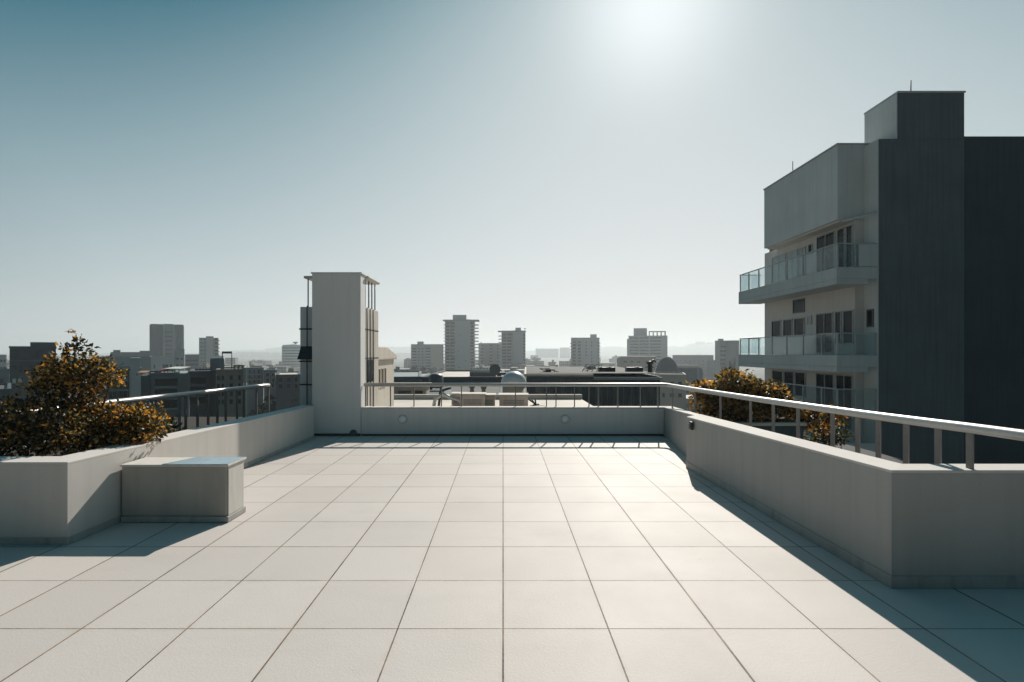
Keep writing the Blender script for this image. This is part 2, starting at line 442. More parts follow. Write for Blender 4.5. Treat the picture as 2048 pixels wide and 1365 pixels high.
# ------------------------------------------------------------------ box against left wall
bx = thing('service_box', 'low stained concrete box with a metal sheet top against the left parapet', 'service box', (-3.0, 4.8, 0))
def B2(mb): return mb
MB().box(-3.585, -2.60, 4.70, 5.0, .06, .525).build('body', M['boxc'], bx, (3.0, -4.8, 0), bevel=.008)
MB().box(-2.598, -2.586, 4.712, 4.99, .06, .522).build('lit_side', M['boxw'], bx, (3.0, -4.8, 0), bevel=.004)  # right face in a paler colour that stands in for sunlight
MB().box(-3.585, -2.575, 4.685, 5.012, .004, .058).build('plinth', M['skirt'], bx, (3.0, -4.8, 0), bevel=.006)
MB().box(-3.585, -2.572, 4.680, 5.018, .527, .547).build('cap', M['boxw'], bx, (3.0, -4.8, 0), bevel=.004)
MB().prism([(-3.20, 4.686), (-2.578, 4.686), (-2.578, 5.012), (-3.06, 5.012)], .548, .552).build('metal_sheet', M['sheet'], bx, (3.0, -4.8, 0), bevel=.001)

# ------------------------------------------------------------------ column / stair housing
cs = thing('stair_tower', 'tall grey slab column with a panelled stair housing and pipes behind it', 'stair tower', (-3.2, 9.9, 0))
o = (3.2, -9.9, 0)
MB().prism_x([(9.55, .004), (9.885, .004), (9.885, 3.10), (9.55, 3.10)], -3.65, -2.722).build('front_slab', M['column'], cs, o, bevel=.008)
MB().box(-3.67, -2.70, 9.54, 9.885, 3.102, 3.13).build('top_layer', M['column'], cs, o, bevel=.004)
body = MB().box(-4.02, -2.735, 9.905, 10.95, -.3, 2.50).build('stair_body', M['panel'], cs, o, bevel=.01)
MB().box(-2.733, -2.728, 9.91, 10.94, -.2, 2.49).build('lit_side', M['cream'], cs, o)  # sunlit look of this face painted in as a cream skin
rf = MB().box(-3.95, -2.66, 9.89, 10.82, 3.06, 3.115).build('roof_canopy', M['cream'], cs, o, bevel=.02)
for x, y in ((-2.76, 10.0), (-2.76, 10.28), (-2.76, 10.52), (-2.76, 10.77), (-3.87, 9.93)):
    MB().tube([(x, y, 2.47), (x, y, 3.062)], .013, 8).build('canopy_post', M['dark'], cs, o)
for y in (10.02, 10.27, 10.50):
    MB().tube([(-2.716, y, .30), (-2.716, y, 2.50)], .009, 8).build('pipe', M['dark'], cs, o)
MB().tube([(-3.87, 9.875, .2), (-3.87, 9.875, 2.50), (-3.87, 9.93, 2.53)], .011, 8).build('pipe', M['dark'], cs, o)
for z in (2.06, 1.42, .96):
    MB().box(-4.035, -3.655, 9.885, 9.903, z - .014, z + .014).build('seam_band', M['dark'], cs, o, bevel=.003)
for z in (2.06, 1.48):
    MB().box(-2.733, -2.722, 9.89, 10.96, z - .010, z + .010).build('seam_band', M['dark'], cs, o)
MB().prism_x([(9.90, 1.72), (9.90, 1.46), (9.72, 1.46), (9.72, 1.48)], -4.0, -3.66).build('awning', M['dark'], cs, o, bevel=.004)
for y0, y1 in ((10.04, 10.22), (10.30, 10.47)):
    MB().box(-2.733, -2.717, y0, y1, 1.0, 1.45).build('door_glass', M['glassd'], cs, o)
MB().lathe([(.075, 0), (.073, .012), (.05, .025), (.005, .028)], axis='-y', seg=20).build('wall_vent', M['ventc'], cs, (wx(707, 9.55) + 3.2, 9.549 - 9.9, .05))
MB().box(-3.64, -2.72, 9.528, 9.548, .003, .05).build('skirting', M['grout'], cs, o, bevel=.004)

# ------------------------------------------------------------------ railings
def path_lerp(pts, n=8):
    """Catmull-Rom through points"""
    P = [Vector(p) for p in pts]; P = [2*P[0]-P[1]] + P + [2*P[-1]-P[-2]]; out = []
    for i in range(1, len(P)-2):
        for k in range(n):
            t = k / n; a, b, c, d = P[i-1], P[i], P[i+1], P[i+2]
            out.append(.5*((2*b)+(c-a)*t+(2*a-5*b+4*c-d)*t*t+(3*b-a-3*c+d)*t**3))
    out.append(P[-2]); return out

rr = thing('metal_railing', 'round metal handrail on posts over the back and right parapets', 'railing', (3.15, 9.72, .5))
back = [(-2.70, 9.72, .968), (0, 9.72, .968), (3.00, 9.72, .968)]
side = [(3.165, 9.60, .970), (3.165, 9.0, .975), (3.17, 6.4, 1.012), (3.19, 4.6, 1.048), (3.205, 3.8, 1.068), (3.225, 3.1, 1.085), (3.26, 1.6, 1.10)]
o = (-3.15, -9.72, -.5)
hp = [Vector(p) for p in back] + [Vector((3.11, 9.69, .968))] + path_lerp(side, 6)
MB().tube(hp, .036, 16).build('handrail', M['steel'], rr, o)
def side_at(px):
    pts = path_lerp(side, 12)
    best = min(pts, key=lambda p: abs(CX + p.x / p.y * F - px)); return best
for px in (731, 747, 781, 828, 883, 923, 1031, 1093, 1112, 1149, 1178, 1197, 1236, 1281, 1316):
    x = wx(px, 9.72); MB().box(x-.009, x+.009, 9.705, 9.735, .545, .94).build('baluster', M['post'], rr, o)
for px in (1345, 1385, 1440, 1500, 1545, 1604, 1673, 1712, 1756, 1812, 1879, 1943):
    p = side_at(px)
    zb = .798 if p.y < 3.6 else -.098 if p.y > 9.9 else .003
    MB().box(p.x-.008, p.x+.008, p.y-.026, p.y+.026, zb, p.z-.028).build('baluster', M['post'], rr, o, bevel=.003, seg=1)

rl = thing('metal_railing', 'round metal handrail behind the orange bushes on the left', 'railing', (-4.8, 7, .5))
lp = [(-5.35, 3.2, .955), (-5.06, 5.03, .962), (-4.96, 6.28, .966), (-4.70, 8.1, .968), (-4.50, 9.60, .968), (-4.43, 9.74, .985), (-4.405, 9.78, 1.06), (-4.40, 9.79, 1.17)]
pp = path_lerp(lp[:5], 8)
o = (4.8, -7, -.5)
MB().tube(pp, .037, 16).build('handrail', M['steel'], rl, o)
MB().tube([(-4.50, 9.60, .968), (-4.46, 9.70, .99), (-4.45, 9.73, 1.05), (-4.445, 9.74, 1.20)], .014, 8).build('end_rod', M['post'], rl, o)
for px in (60, 130, 200, 270, 321, 353, 377, 400, 417, 435, 453, 473, 490, 515, 540):
    p = min(path_lerp(lp[:5], 16), key=lambda q: abs(CX + q.x / q.y * F - px))
    MB().box(p.x-.012, p.x+.012, p.y-.018, p.y+.018, .004, p.z-.028).build('baluster', M['post'], rl, o)

# ------------------------------------------------------------------ foliage
def leaves(name, parent, blobs, n, size, mats, weights, seed, loc=(0,0,0), shell=.45):
    """many single folded leaves spread through lumpy ellipsoids"""
    rnd = random.Random(seed); bm = bmesh.new()
    vol = [b[3]*b[4]*b[5] * (b[6] if len(b) > 6 else 1) for b in blobs]
    clumps = [rnd.random() for _ in range(400)]
    for _ in range(n):
        b = rnd.choices(blobs, vol)[0]
        while True:
            d = Vector((rnd.gauss(0,1), rnd.gauss(0,1), rnd.gauss(0,1)))
            if d.length > .01: break
        d.normalize()
        r = rnd.random() ** shell
        lump = 1 + .16*math.sin(5*d.x + seed) * math.cos(4*d.y + 2*seed) + .12*math.sin(7*d.z + 3*d.x + seed) + rnd.gauss(0, .05)
        p = Vector((b[0] + d.x*b[3]*r*lump, b[1] + d.y*b[4]*r*lump, b[2] + d.z*b[5]*r*lump))
        s = size * rnd.uniform(.6, 1.35)
        ax = (d * .7 + Vector((rnd.gauss(0,.7), rnd.gauss(0,.7), rnd.gauss(0,.6)))).normalized()
        sd = ax.cross(Vector((rnd.gauss(0,1), rnd.gauss(0,1), rnd.gauss(0,1)))).normalized()
        up = sd.cross(ax)
        w = s * rnd.uniform(.26, .36)
        a = bm.verts.new(p); t = bm.verts.new(p + ax*s - up*s*.12); m1 = bm.verts.new(p + ax*s*.5 + up*s*.03)
        l = bm.verts.new(p + ax*s*.45 + sd*w + up*s*.14); r_ = bm.verts.new(p + ax*s*.45 - sd*w + up*s*.14)
        ci = int((math.sin(p.x*9.1+seed)*math.cos(p.y*8.3) + math.sin(p.z*10.7))*60 + 200) % 400
        k = rnd.choices(range(len(mats)), [weights[0]*(.5+clumps[ci])] + [w_*(1.4-clumps[ci]*.8) for w_ in weights[1:]])[0]
        for f in ((a, m1, l), (m1, t, l), (a, r_, m1), (m1, r_, t)):
            bm.faces.new(f).material_index = k
    me = bpy.data.meshes.new(name); bm.to_mesh(me); bm.free()
    for m in mats: me.materials.append(m)
    return link(name, me, parent, loc)

def stems(parent, base, tips, r, m, seed, name='stem', loc=(0,0,0)):
    rnd = random.Random(seed); mb = MB()
    for tp in tips:
        b = Vector(base) + Vector((rnd.uniform(-.05,.05), rnd.uniform(-.05,.05), 0)); t = Vector(tp)
        mid = b.lerp(t, .5) + Vector((rnd.uniform(-.08,.08), rnd.uniform(-.08,.08), .05))
        mb.tube([b, b.lerp(mid,.5), mid, mid.lerp(t,.5)+Vector((rnd.uniform(-.03,.03),0,0)), t], r, 6, r*.3)
    return mb.build(name, m, parent, loc)

LM = [M['leafd'], M['leafo'], M['leafy'], M['leafg']]
def shrub(label, base, blobs, n, size, w, seed, group, tips=None, cat='shrub', name='flowering_shrub', sm='bark', shell=.45):
    t = thing(name, label, cat, base, 0, group)
    off = tuple(-v for v in base)
    leaves('foliage', t, blobs, n, size, LM, w, seed, off, shell)
    tips = tips or [(b[0], b[1], b[2] + b[5]*.6) for b in blobs]
    stems(t, base, tips, .016, M[sm], seed, 'stem', off)
    return t
GL = 'orange leaved shrubs in the left planting'
def bl(px, py, d, rx, ry, rz): return (wx(px, d), d, wz(py, d), rx, ry, rz)
# upright bush with the bent leafy tip
d = 5.15
up = [bl(150, 742, d, .30, .30, .15), bl(112, 768, d, .23, .28, .13), bl(185, 755, d-.05, .21, .28, .16), bl(155, 800, d, .19, .23, .18), bl(150, 706, d, .13, .14, .05),
      bl(228, 746, d, .11, .10, .06), bl(88, 742, d, .12, .13, .06), bl(160, 835, d, .20, .26, .2), bl(195, 722, d, .13, .15, .06), bl(110, 722, d, .12, .12, .05)]
t = shrub('tall upright bush with orange and dark leaves and a bent leafy tip', (wx(150, d), d, .39), up, 4600, .045, (.64, .18, .15, .03), 3, GL,
      [(wx(p, d), d, wz(q, d)) for p, q in ((110, 740), (150, 700), (190, 730), (225, 745), (145, 780))])
tw = [(wx(p, d), d, wz(q, d)) for p, q in ((150, 715), (151, 695), (155, 680), (152, 668), (143, 658), (136, 662))]
MB().tube(tw, .006, 6, .002).build('leader_twig', M['barkpale'], t, (-t.location.x, -d, -.39))
leaves('leader_leaf_tuft', t, [bl(138, 660, d, .03, .03, .02), bl(150, 666, d, .03, .03, .03), bl(157, 680, d, .04, .04, .04), bl(150, 695, d, .05, .05, .03), bl(166, 690, d, .04, .04, .03), bl(128, 694, d, .05, .05, .03), bl(178, 697, d, .05, .05, .03)], 90, .05, LM, (.8, .03, .08, .09), 11, (-t.location.x, -d, -.39))
d = 4.85
shrub('low spreading shrub of dark leaves in the corner of the left planting', (wx(70, d), d, .39),
      [bl(20, 850, d, .28, .3, .26), bl(75, 840, d, .30, .3, .28), bl(130, 850, d, .28, .3, .26), bl(40, 880, d-.1, .35, .25, .18), bl(110, 885, d-.1, .35, .25, .15), bl(55, 800, d, .14, .15, .10), bl(25, 815, d, .10, .1, .08), bl(-40, 850, d, .3, .3, .25)], 4600, .043, (.70, .15, .13, .02), 5, GL)
d = 5.3
shrub('low bright orange leaved shrub at the right end of the left planting', (wx(245, d), d, .39),
      [bl(215, 850, d, .30, .3, .22), bl(265, 842, d, .28, .3, .19), bl(300, 848, d, .17, .25, .18), bl(180, 868, d-.2, .28, .25, .18), bl(245, 880, d-.2, .3, .25, .12), bl(290, 868, d-.1, .2, .2, .12), bl(225, 815, d, .14, .12, .06), bl(285, 822, d, .10, .1, .05)], 4300, .045, (.54, .28, .15, .03), 8, GL)
d = 6.6
shrub('small thin green plant beside the low orange shrub and balusters', (wx(342, d), d, .39), [bl(338, 848, d, .08, .08, .07), bl(348, 838, d, .05, .05, .05), bl(352, 856, d, .06, .06, .05)], 90, .06, (.3, .1, .1, .5), 13, GL)

# right planter and its shrubs
t = thing('planter', 'dark planter with a pale stone rim under the right orange shrub', 'planter', (4.9, 9.9, -.6))
o = (-4.9, -9.9, .6)
MB().box(3.62, 5.72, 9.52, 10.6, -.598, .20).build('planter_body', M['bld_d'], t, o, bevel=.01)
MB().box(3.58, 5.76, 9.47, 10.65, .202, .262).build('rim', M['cream'], t, o, bevel=.012)
MB().box(3.72, 5.62, 9.62, 10.5, .2625, .29).build('soil', M['soil'], t, o)
GR = 'orange leaved shrubs in the right planter'
d = 9.95
shrub('broad domed orange leaved shrub behind the right handrail', (wx(1475, d), d, .285),
      [bl(1465, 764, d, .36, .4, .24), bl(1422, 780, d, .38, .35, .15), bl(1515, 779, d, .42, .4, .19), bl(1470, 800, d, .62, .4, .30), bl(1535, 805, d, .40, .4, .24), bl(1440, 820, d-.1, .36, .35, .26), bl(1500, 828, d-.1, .5, .35, .20), bl(1395, 771, d, .16, .15, .09), bl(1548, 785, d, .24, .2, .14), bl(1560, 815, d-.1, .34, .3, .18), bl(1592, 822, d-.2, .30, .3, .15), bl(1625, 832, d-.2, .22, .25, .12), bl(1410, 800, d-.1, .3, .3, .2), bl(1400, 835, d-.1, .2, .25, .18)], 7200, .085, (.40, .26, .31, .03), 21, GR,
      [(wx(p, d), d, wz(q, d)) for p, q in ((1420, 770), (1465, 745), (1510, 770), (1545, 790), (1390, 772))])
t = thing('bare_twig', 'pale bare twig cluster standing above the right orange shrub', 'twig', (wx(1463, 10.05), 10.05, .285))
mb = MB()
rnd = random.Random(4)
for k in range(9):
    x = wx(1463, 10.05) + rnd.uniform(-.09, .09); mb.tube([(wx(1463, 10.05), 10.05, .285), (wx(1463, 10.05), 10.05, .9), (x*.5 + wx(1463, 10.05)*.5, 10.05, 1.25), (x, 10.05 + rnd.uniform(-.06,.06), rnd.uniform(1.38, 1.50))], .009, 5, .004)
mb.build('twig', M['barkpale'], t, (-t.location.x, -10.05, -.285))
d = 9.9
shrub('thin leggy shrub with orange leaf tips at the right end of the planter', (wx(1608, d), d, .285),
      [bl(1585, 818, d, .18, .2, .09), bl(1620, 828, d, .20, .2, .11), bl(1655, 833, d, .18, .2, .11), bl(1678, 838, d, .10, .12, .12), bl(1640, 855, d, .14, .2, .10), bl(1572, 793, d, .12, .1, .06), bl(1600, 845, d, .2, .2, .14), bl(1660, 820, d, .16, .15, .08)], 1100, .09, (.38, .38, .21, .03), 23, GR,
      [(wx(p, d), d, wz(q, d)) for p, q in ((1560, 830), (1585, 815), (1622, 825), (1660, 830), (1688, 835))])
d = 10.9
shrub('dark green shrub on the low ledge below the leggy orange plant', (wx(1650, d), d, -.6),
      [bl(1640, 880, d, .34, .3, .22), bl(1670, 870, d, .28, .3, .25), bl(1620, 895, d, .28, .3, .2)], 900, .085, (.8, .02, .05, .13), 25, GR)

# ------------------------------------------------------------------ generic windows
def window(parent, c, w, h, face='-y', fm='frame', gm='glassd', mull=1, dep=.04, fw=.038, sill=False, name='window'):
    """frame ring (a part) with its pane (a sub-part); c = centre on the wall surface, in the parent's space"""
    mb = MB(); x0, x1, z0, z1 = -w/2, w/2, -h/2, h/2
    mb.box(x0, x0+fw, -dep, .01, z0, z1).box(x1-fw, x1, -dep, .01, z0, z1)
    mb.box(x0+fw, x1-fw, -dep, .01, z0, z0+fw).box(x0+fw, x1-fw, -dep, .01, z1-fw, z1)
    for k in range(1, mull):
        x = x0 + (x1-x0)*k/mull; mb.box(x-fw*.4, x+fw*.4, -dep*.9, .01, z0+fw, z1-fw)
    rz = {'-y': 0, '-x': -math.pi/2, '+x': math.pi/2}[face]
    o = mb.build(name, M[fm], parent, c, rz)
    MB().box(x0+fw, x1-fw, -dep*.35, .012, z0+fw, z1-fw).build('pane', M[gm], o)
    if sill: MB().box(x0-.06, x1+.06, -dep-.05, -.001, z0-.05, z0-.004).build('sill', M[fm], o)
    return o

# ------------------------------------------------------------------ the apartment block on the right
ab = thing('apartment_block', 'big charcoal and grey apartment block with glass balconies at the right', 'apartment block', (13, 18, -26))
o = (-13, -18, 26)
OFF = Vector(o)
GB = -26
def P(mb, name, m, bevel=.015, par=None): return mb.build(name, M[m], par or ab, o if par is None else (0,0,0), bevel=bevel)
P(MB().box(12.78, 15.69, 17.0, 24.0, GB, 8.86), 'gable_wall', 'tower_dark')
P(MB().box(15.69, 30, 17.12, 27.0, GB, 9.0), 'side_wing', 'tower_shade')  # shading of the wing painted as a darker wall colour
P(MB().box(13.43, 15.69, 17.0, 18.55, 8.862, 10.42), 'lift_tower', 'tower_dark')
P(MB().box(13.40, 15.72, 16.97, 18.58, 10.422, 10.48), 'tower_coping', 'slabg', .01)
# pale skins: side light put into the colour of faces that look left
P(MB().box(12.745, 12.778, 17.01, 17.66, GB, 8.85), 'lit_side', 'tower_grey', .004)
P(MB().box(13.40, 13.428, 17.02, 18.54, 8.87, 10.41), 'lit_side', 'tower_grey', .004)
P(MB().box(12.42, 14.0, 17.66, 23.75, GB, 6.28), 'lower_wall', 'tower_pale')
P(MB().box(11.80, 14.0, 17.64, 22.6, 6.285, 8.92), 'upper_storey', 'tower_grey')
P(MB().box(11.77, 14.0, 17.61, 22.63, 8.922, 8.98), 'top_layer', 'slabg', .01)
P(MB().box(11.9, 12.418, 17.7, 22.5, 6.22, 6.283), 'soffit', 'tower_pale', .005)
P(MB().tube([(11.95, 17.60, 6.2), (12.70, 17.0, 6.36)], .05, 10), 'downpipe', 'slabg', 0)
for x, y, z0, z1 in ((13.95, 17.1, 10.48, 10.9), (12.75, 22.0, 8.98, 10.0)):
    P(MB().tube([(x, y, z0), (x, y, z1)], .018, 6), 'antenna', 'dark', 0)
XW = 12.42
def wl(y0, y1, z0, z1, **k):
    return window(ab, Vector((XW, (y0+y1)/2, (z0+z1)/2)) + OFF, abs(y1-y0), z1-z0, '-x', **k)
def yd(px): return XW / ((px - CX) / F)      # depth where the wall shows at that pixel column
# behind the upper balcony
for a, b in ((1572, 1545), (1596, 1574), (1612, 1598)): wl(yd(a), yd(b), 4.75, 5.95, gm='blind', mull=2)
wl(yd(1626), yd(1617), 5.55, 5.98, gm='void', fm='slabg')
wl(yd(1671), yd(1634), 4.62, 6.15, gm='glassd', mull=2)
wl(yd(1691), yd(1675), 4.62, 6.15, gm='glassd', fm='frame')
wl(yd(1707), yd(1693), 4.62, 6.15, gm='glassd', fm='frame')
# middle floor
wl(yd(1610), yd(1587), 3.25, 3.82, gm='glassd', fm='framed')
for a, b in ((1563, 1544), (1586, 1567), (1610, 1589)): wl(yd(a), yd(b), 2.25, 3.05, gm='glassd')
wl(yd(1624), yd(1615), 2.72, 3.08, gm='blind', fm='slabg')
wl(yd(1667), yd(1633), 1.55, 3.12, gm='glassd', mull=2)
wl(yd(1684), yd(1671), 1.9, 3.12, gm='glassd')
wl(yd(1708), yd(1687), 1.9, 3.12, gm='glassd')
# lower floor
for a, b in ((1567, 1545), (1589, 1569), (1612, 1591)): wl(yd(a), yd(b), -.25, .78, gm='glassd')
wl(yd(1669), yd(1633), -1.2, .78, gm='glassd', mull=2)
wl(yd(1707), yd(1673), -1.2, .78, gm='glassd', mull=2)
for z in (-4.2, -7.2, -10.2):
    for a, b in ((1567, 1545), (1612, 1569), (1669, 1633), (1707, 1673)): wl(yd(a), yd(b), z, z+1.6, gm='glassd', mull=2)
# square window in the jog, small window at the corner
window(ab, Vector((12.744, 17.33, 2.78)) + OFF, .30, .62, '-x', fm='framed')
# balconies: U shaped upstands with glass above
def balcony(z0, zs, ztop, glass=True, far=24.1, dm='slabg'):
    x0, y0 = 11.35, 17.0
    b = MB().box(x0, 12.41, y0, far, z0, z0+.18).box(x0, x0+.14, y0, far, z0+.182, zs).box(x0+.142, 12.74, y0, y0+.14, z0+.182, zs).box(x0+.142, 12.41, far-.14, far, z0+.182, zs)
    b = b.build('balcony', M[dm], ab, o, bevel=.012)
    if not glass: return b
    ys = [17.06, 17.9, 19.0, 20.1, 21.2, 22.3, 23.2, 24.04]
    for a, c in zip(ys, ys[1:]):
        MB().box(x0+.05, x0+.065, a+.03, c-.03, zs+.03, ztop-.05).build('glass_panel', M['glassc'], b)
    for y in ys:
        MB().box(x0+.04, x0+.08, y-.02, y+.02, zs+.001, ztop-.04).build('post', M['frame'], b)
    for a, c in ((11.45, 12.0), (12.04, 12.7)):
        MB().box(a, c, y0+.05, y0+.065, zs+.03, ztop-.05).build('glass_panel', M['glassc'], b)
        MB().box(c, c+.035, y0+.04, y0+.08, zs+.001, ztop-.04).build('post', M['frame'], b)
    for a, c in ((11.45, 11.9), (11.94, 12.38)):
        MB().box(a, c, far-.065, far-.05, zs+.03, ztop-.05).build('glass_panel', M['glassc'], b)
    hr = MB().box(x0+.03, x0+.09, y0+.03, far-.03, ztop-.04, ztop).box(x0+.091, 12.735, y0+.03, y0+.09, ztop-.04, ztop).box(x0+.091, 12.41, far-.09, far-.03, ztop-.04, ztop)
    hr.build('handrail', M['frame'], b, bevel=.008)
    return b
balcony(3.92, 4.50, 5.33)
balcony(.92, 1.50, 2.27)
balcony(-2.1, -1.5, .36)
balcony(-5.1, -4.5, -3.7, False)
P(MB().box(12.1, 12.74, 17.0, 17.02, 4.52, 5.28), 'slatted_screen', 'slabg', .003)

# ------------------------------------------------------------------ city buildings
def bld(label, cat, d, px0, px1, ytop, depth, m, name='apartment_building', group=None, rz=0, roof='roofd', parapet=.6, base=-26.0):
    """front wall between two pixel columns; blocks well off to a side are turned along the sight line"""
    mid = (px0 + px1) / 2
    ref, sg = (px1, 1) if mid < CX else (px0, -1)
    th = math.atan((CX - ref) / F) if abs(mid - CX) > 150 else 0.0
    c, s_ = math.cos(th), math.sin(th); xr = wx(ref, d)
    def along(px):
        kk = (px - CX) / F
        return (kk * d - xr) / (c - kk * s_)          # distance along the front from the reference corner
    a0, a1 = along(px0), along(px1); w = a1 - a0; am = (a0 + a1) / 2
    cx, cy = xr + am * c, d + am * s_
    H = wz(ytop, cy) - base
    r = thing(name, label, cat, (cx, cy, base), th, group)
    INFO[r.name] = (along, am, cy)
    mb = MB().box(-w/2, w/2, 0, depth, 0, H)
    mb.build('wall', M[m], r)
    if parapet and H > 6:
        t = .3; mb = MB()
        mb.box(-w/2-.08, w/2+.08, -.08, t, H+.003, H+parapet).box(-w/2-.08, w/2+.08, depth-t, depth+.08, H+.003, H+parapet)
        mb.box(-w/2-.08, -w/2+t, t+.002, depth-t-.002, H+.003, H+parapet).box(w/2-t, w/2+.08, t+.002, depth-t-.002, H+.003, H+parapet)
        mb.build('parapet', M[m], r)
        MB().box(-w/2+t+.01, w/2-t-.01, t+.01, depth-t-.01, H+.004, H+.05).build('roof', M[roof], r)
    r['_w'] = w; r['_h'] = H; r['_d'] = d
    return r
INFO = {}
def lx(r, px): al, am, cy = INFO[r.name]; return al(px) - am
def lz(r, py): return wz(py, INFO[r.name][2]) - r.location.z
def part_px(r, name, px0, px1, y0, y1, m, f=-.4, b=0.0, bevel=0):
    """box part on (or above) the front face of a building"""
    return MB().box(lx(r, px0), lx(r, px1), f, b, lz(r, y1), lz(r, y0)).build(name, M[m], r, bevel=bevel)
def win_px(r, pxs, zs, h, gm='glassd', fm='frame', dep=.12, fw=.12, mull=1, face='-y', name='window', skip=0, seed=0):
    """one window object per opening, sharing one mesh per column width"""
    rnd = random.Random(seed)
    for a, b in pxs:
        w = lx(r, b) - lx(r, a); x = (lx(r, b) + lx(r, a)) / 2; first = None
        for z in zs:
            if rnd.random() < skip: continue
            if first is None:
                first = window(r, (x, 0, z), w, h, '-y', fm, gm, mull, dep, fw); pane = first.children[0]
            else:
                c = dup(first, r, (x, 0, z)); dup(pane, c, (0,0,0))
def side_win(r, side, ys, zs, w, h, gm='glassd', fm='frame'):
    x = r['_w']/2 * (1 if side == '+x' else -1)
    first = None
    for y in ys:
        for z in zs:
            if first is None: first = window(r, (x, y, z), w, h, side, fm, gm, 1, .1, .1); pane = first.children[0]
            else: c = dup(first, r, (x, y, z), first.rotation_euler.z); dup(pane, c, (0,0,0))
def slabs(r, poly, zs, t, m='bld_a', name='balcony'):
    first = None
    for z in zs:
        if first is None: first = MB().prism(poly, 0, t).build(name, M[m], r, (0, 0, z))
        else: dup(first, r, (0, 0, z))
def rng(a, b, step):
    out = []
    while a <= b: out.append(a); a += step
    return out
def arc(cx, cy, rx, ry, a0, a1, n=10):
    return [(cx + rx*math.cos(math.radians(a0 + (a1-a0)*k/n)), cy + ry*math.sin(math.radians(a0 + (a1-a0)*k/n))) for k in range(n+1)]

# -- the pair of round-balconied towers and the block between
r = bld('tallest grey tower of the middle group, with a blank centre bay and rounded balconies', 'tower', 450, 890, 948, 641, 20, 'bld_b', 'apartment_tower')
H = r['_h']; fz = rng(2, H-3.0, 2.93)
part_px(r, 'centre_bay', 910, 940, 639.5, 790, 'bld_a', -1.6, -.01)
part_px(r, 'roof_slab', 886, 958, 640, 642.2, 'bld_b', -1.9, 14)
MB().box(lx(r, 905), lx(r, 932), 2, 10, H+1.0, H+5.0).build('lift_house', M['bld_a'], r)
win_px(r, [(891.5, 899), (900.5, 908.5)], [z+1.78 for z in fz], 1.95, 'void', 'bld_e', .1, .1)
win_px(r, [(941.2, 947.6)], [z+1.78 for z in fz], 1.95, 'void', 'bld_e', .1, .1)
slabs(r, [(lx(r, 888.0), -1.5), (lx(r, 909.5), -1.5), (lx(r, 909.5), -.05), (lx(r, 888.0), -.05)], fz, .78, 'bld_a')
slabs(r, [(lx(r, 940.5), -.05), (lx(r, 940.5), -1.6)] + arc(lx(r, 950), -.05, 3.2, 1.9, -80, 0, 8) + [(lx(r, 957), 5), (lx(r, 948.4), 5), (lx(r, 948.4), -.05)], fz, .78, 'bld_a')
for a, b in ((919, 735), (918, 703), (932, 722), (921, 672)): window(r, (lx(r, a), -1.6, lz(r, b)), 1.0, 1.2, '-y', 'frame', 'glassd', 1, .1, .12)

r = bld('tall grey tower right of the tallest one, rounded balconies on its left edge', 'tower', 455, 1003, 1051, 663, 18, 'bld_b', 'apartment_tower')
H = r['_h']; fz = rng(2, H-2.6, 2.85)
part_px(r, 'blank_bay', 1025, 1046, 661.5, 790, 'bld_a', -1.4, -.01)
part_px(r, 'roof_slab', 996, 1052, 662, 664, 'bld_b', -1.5, 10)
MB().box(lx(r, 1031), lx(r, 1042), 2, 7, H+.7, H+3.4).build('lift_house', M['bld_a'], r)
win_px(r, [(1004, 1012.5), (1014, 1023)], [z+1.72 for z in fz], 1.85, 'void', 'bld_e', .1, .1)
win_px(r, [(1047, 1050.6)], [z+1.3 for z in fz], 1.5, 'void', 'bld_e', .1, .1)
slabs(r, arc(lx(r, 1003), -.05, 2.9, 1.7, 180, 270, 8) + [(lx(r, 1024.5), -1.75), (lx(r, 1024.5), -.05)], fz, .78, 'bld_a')
MB().tube([(lx(r, 1050), 1, H), (lx(r, 1050), 1, H+2.2)], .12, 6).lathe([(.1, 0), (.7, .1), (.7, .8), (.1, .9)], (lx(r, 1050), 1, H+2.0), 10).build('antenna', M['dark'], r)

r = bld('lower pale block filling the gap between the two round-balconied towers', 'apartment block', 475, 957, 1004, 688, 14, 'bld_a', 'apartment_block')
H = r['_h']; fz = rng(3, H-2.6, 2.95)
win_px(r, [(961, 967), (979, 985), (994, 998)], [z+1.2 for z in fz], 1.3, 'void', 'bld_b', .1, .12)
slabs(r, arc(lx(r, 982.5), -.05, 2.6, 1.5, 180, 360, 8), fz, .8, 'bld_a')
slabs(r, arc(lx(r, 964), -.05, 2.2, 1.2, 180, 360, 8), fz, .8, 'bld_a')
MB().tube([(lx(r, 962), 1, H), (lx(r, 962), 1, H+1.7)], .4, 6).build('roof_vent', M['dark'], r)

r = bld('beige block at the left edge of the middle group, half striped with windows, half blank', 'apartment block', 520, 822, 887, 690, 16, 'bld_b', 'apartment_block')
H = r['_h']; fz = rng(3, H-2.6, 3.0)
part_px(r, 'blank_wall', 862.5, 884, 690.5, 790, 'bld_c', -.6, -.01)
MB().box(lx(r, 834.5), lx(r, 847), 2, 8, H+.6, H+3.4).build('lift_house', M['bld_b'], r)
win_px(r, [(823.5, 832.5), (851, 861)], [z+1.3 for z in fz], 1.6, 'void', 'bld_b', .1, .12)
win_px(r, [(836, 839.5), (843, 847)], [z+1.3 for z in fz], 1.3, 'glassb', 'bld_b', .1, .12)
slabs(r, [(lx(r, 850.3), -1.0), (lx(r, 861.5), -1.0), (lx(r, 861.5), -.05), (lx(r, 850.3), -.05)], fz, .78, 'bld_a')
win_px(r, [(885, 886.8)], [z+1.3 for z in fz], 1.3, 'void', 'bld_b', .1, .1)

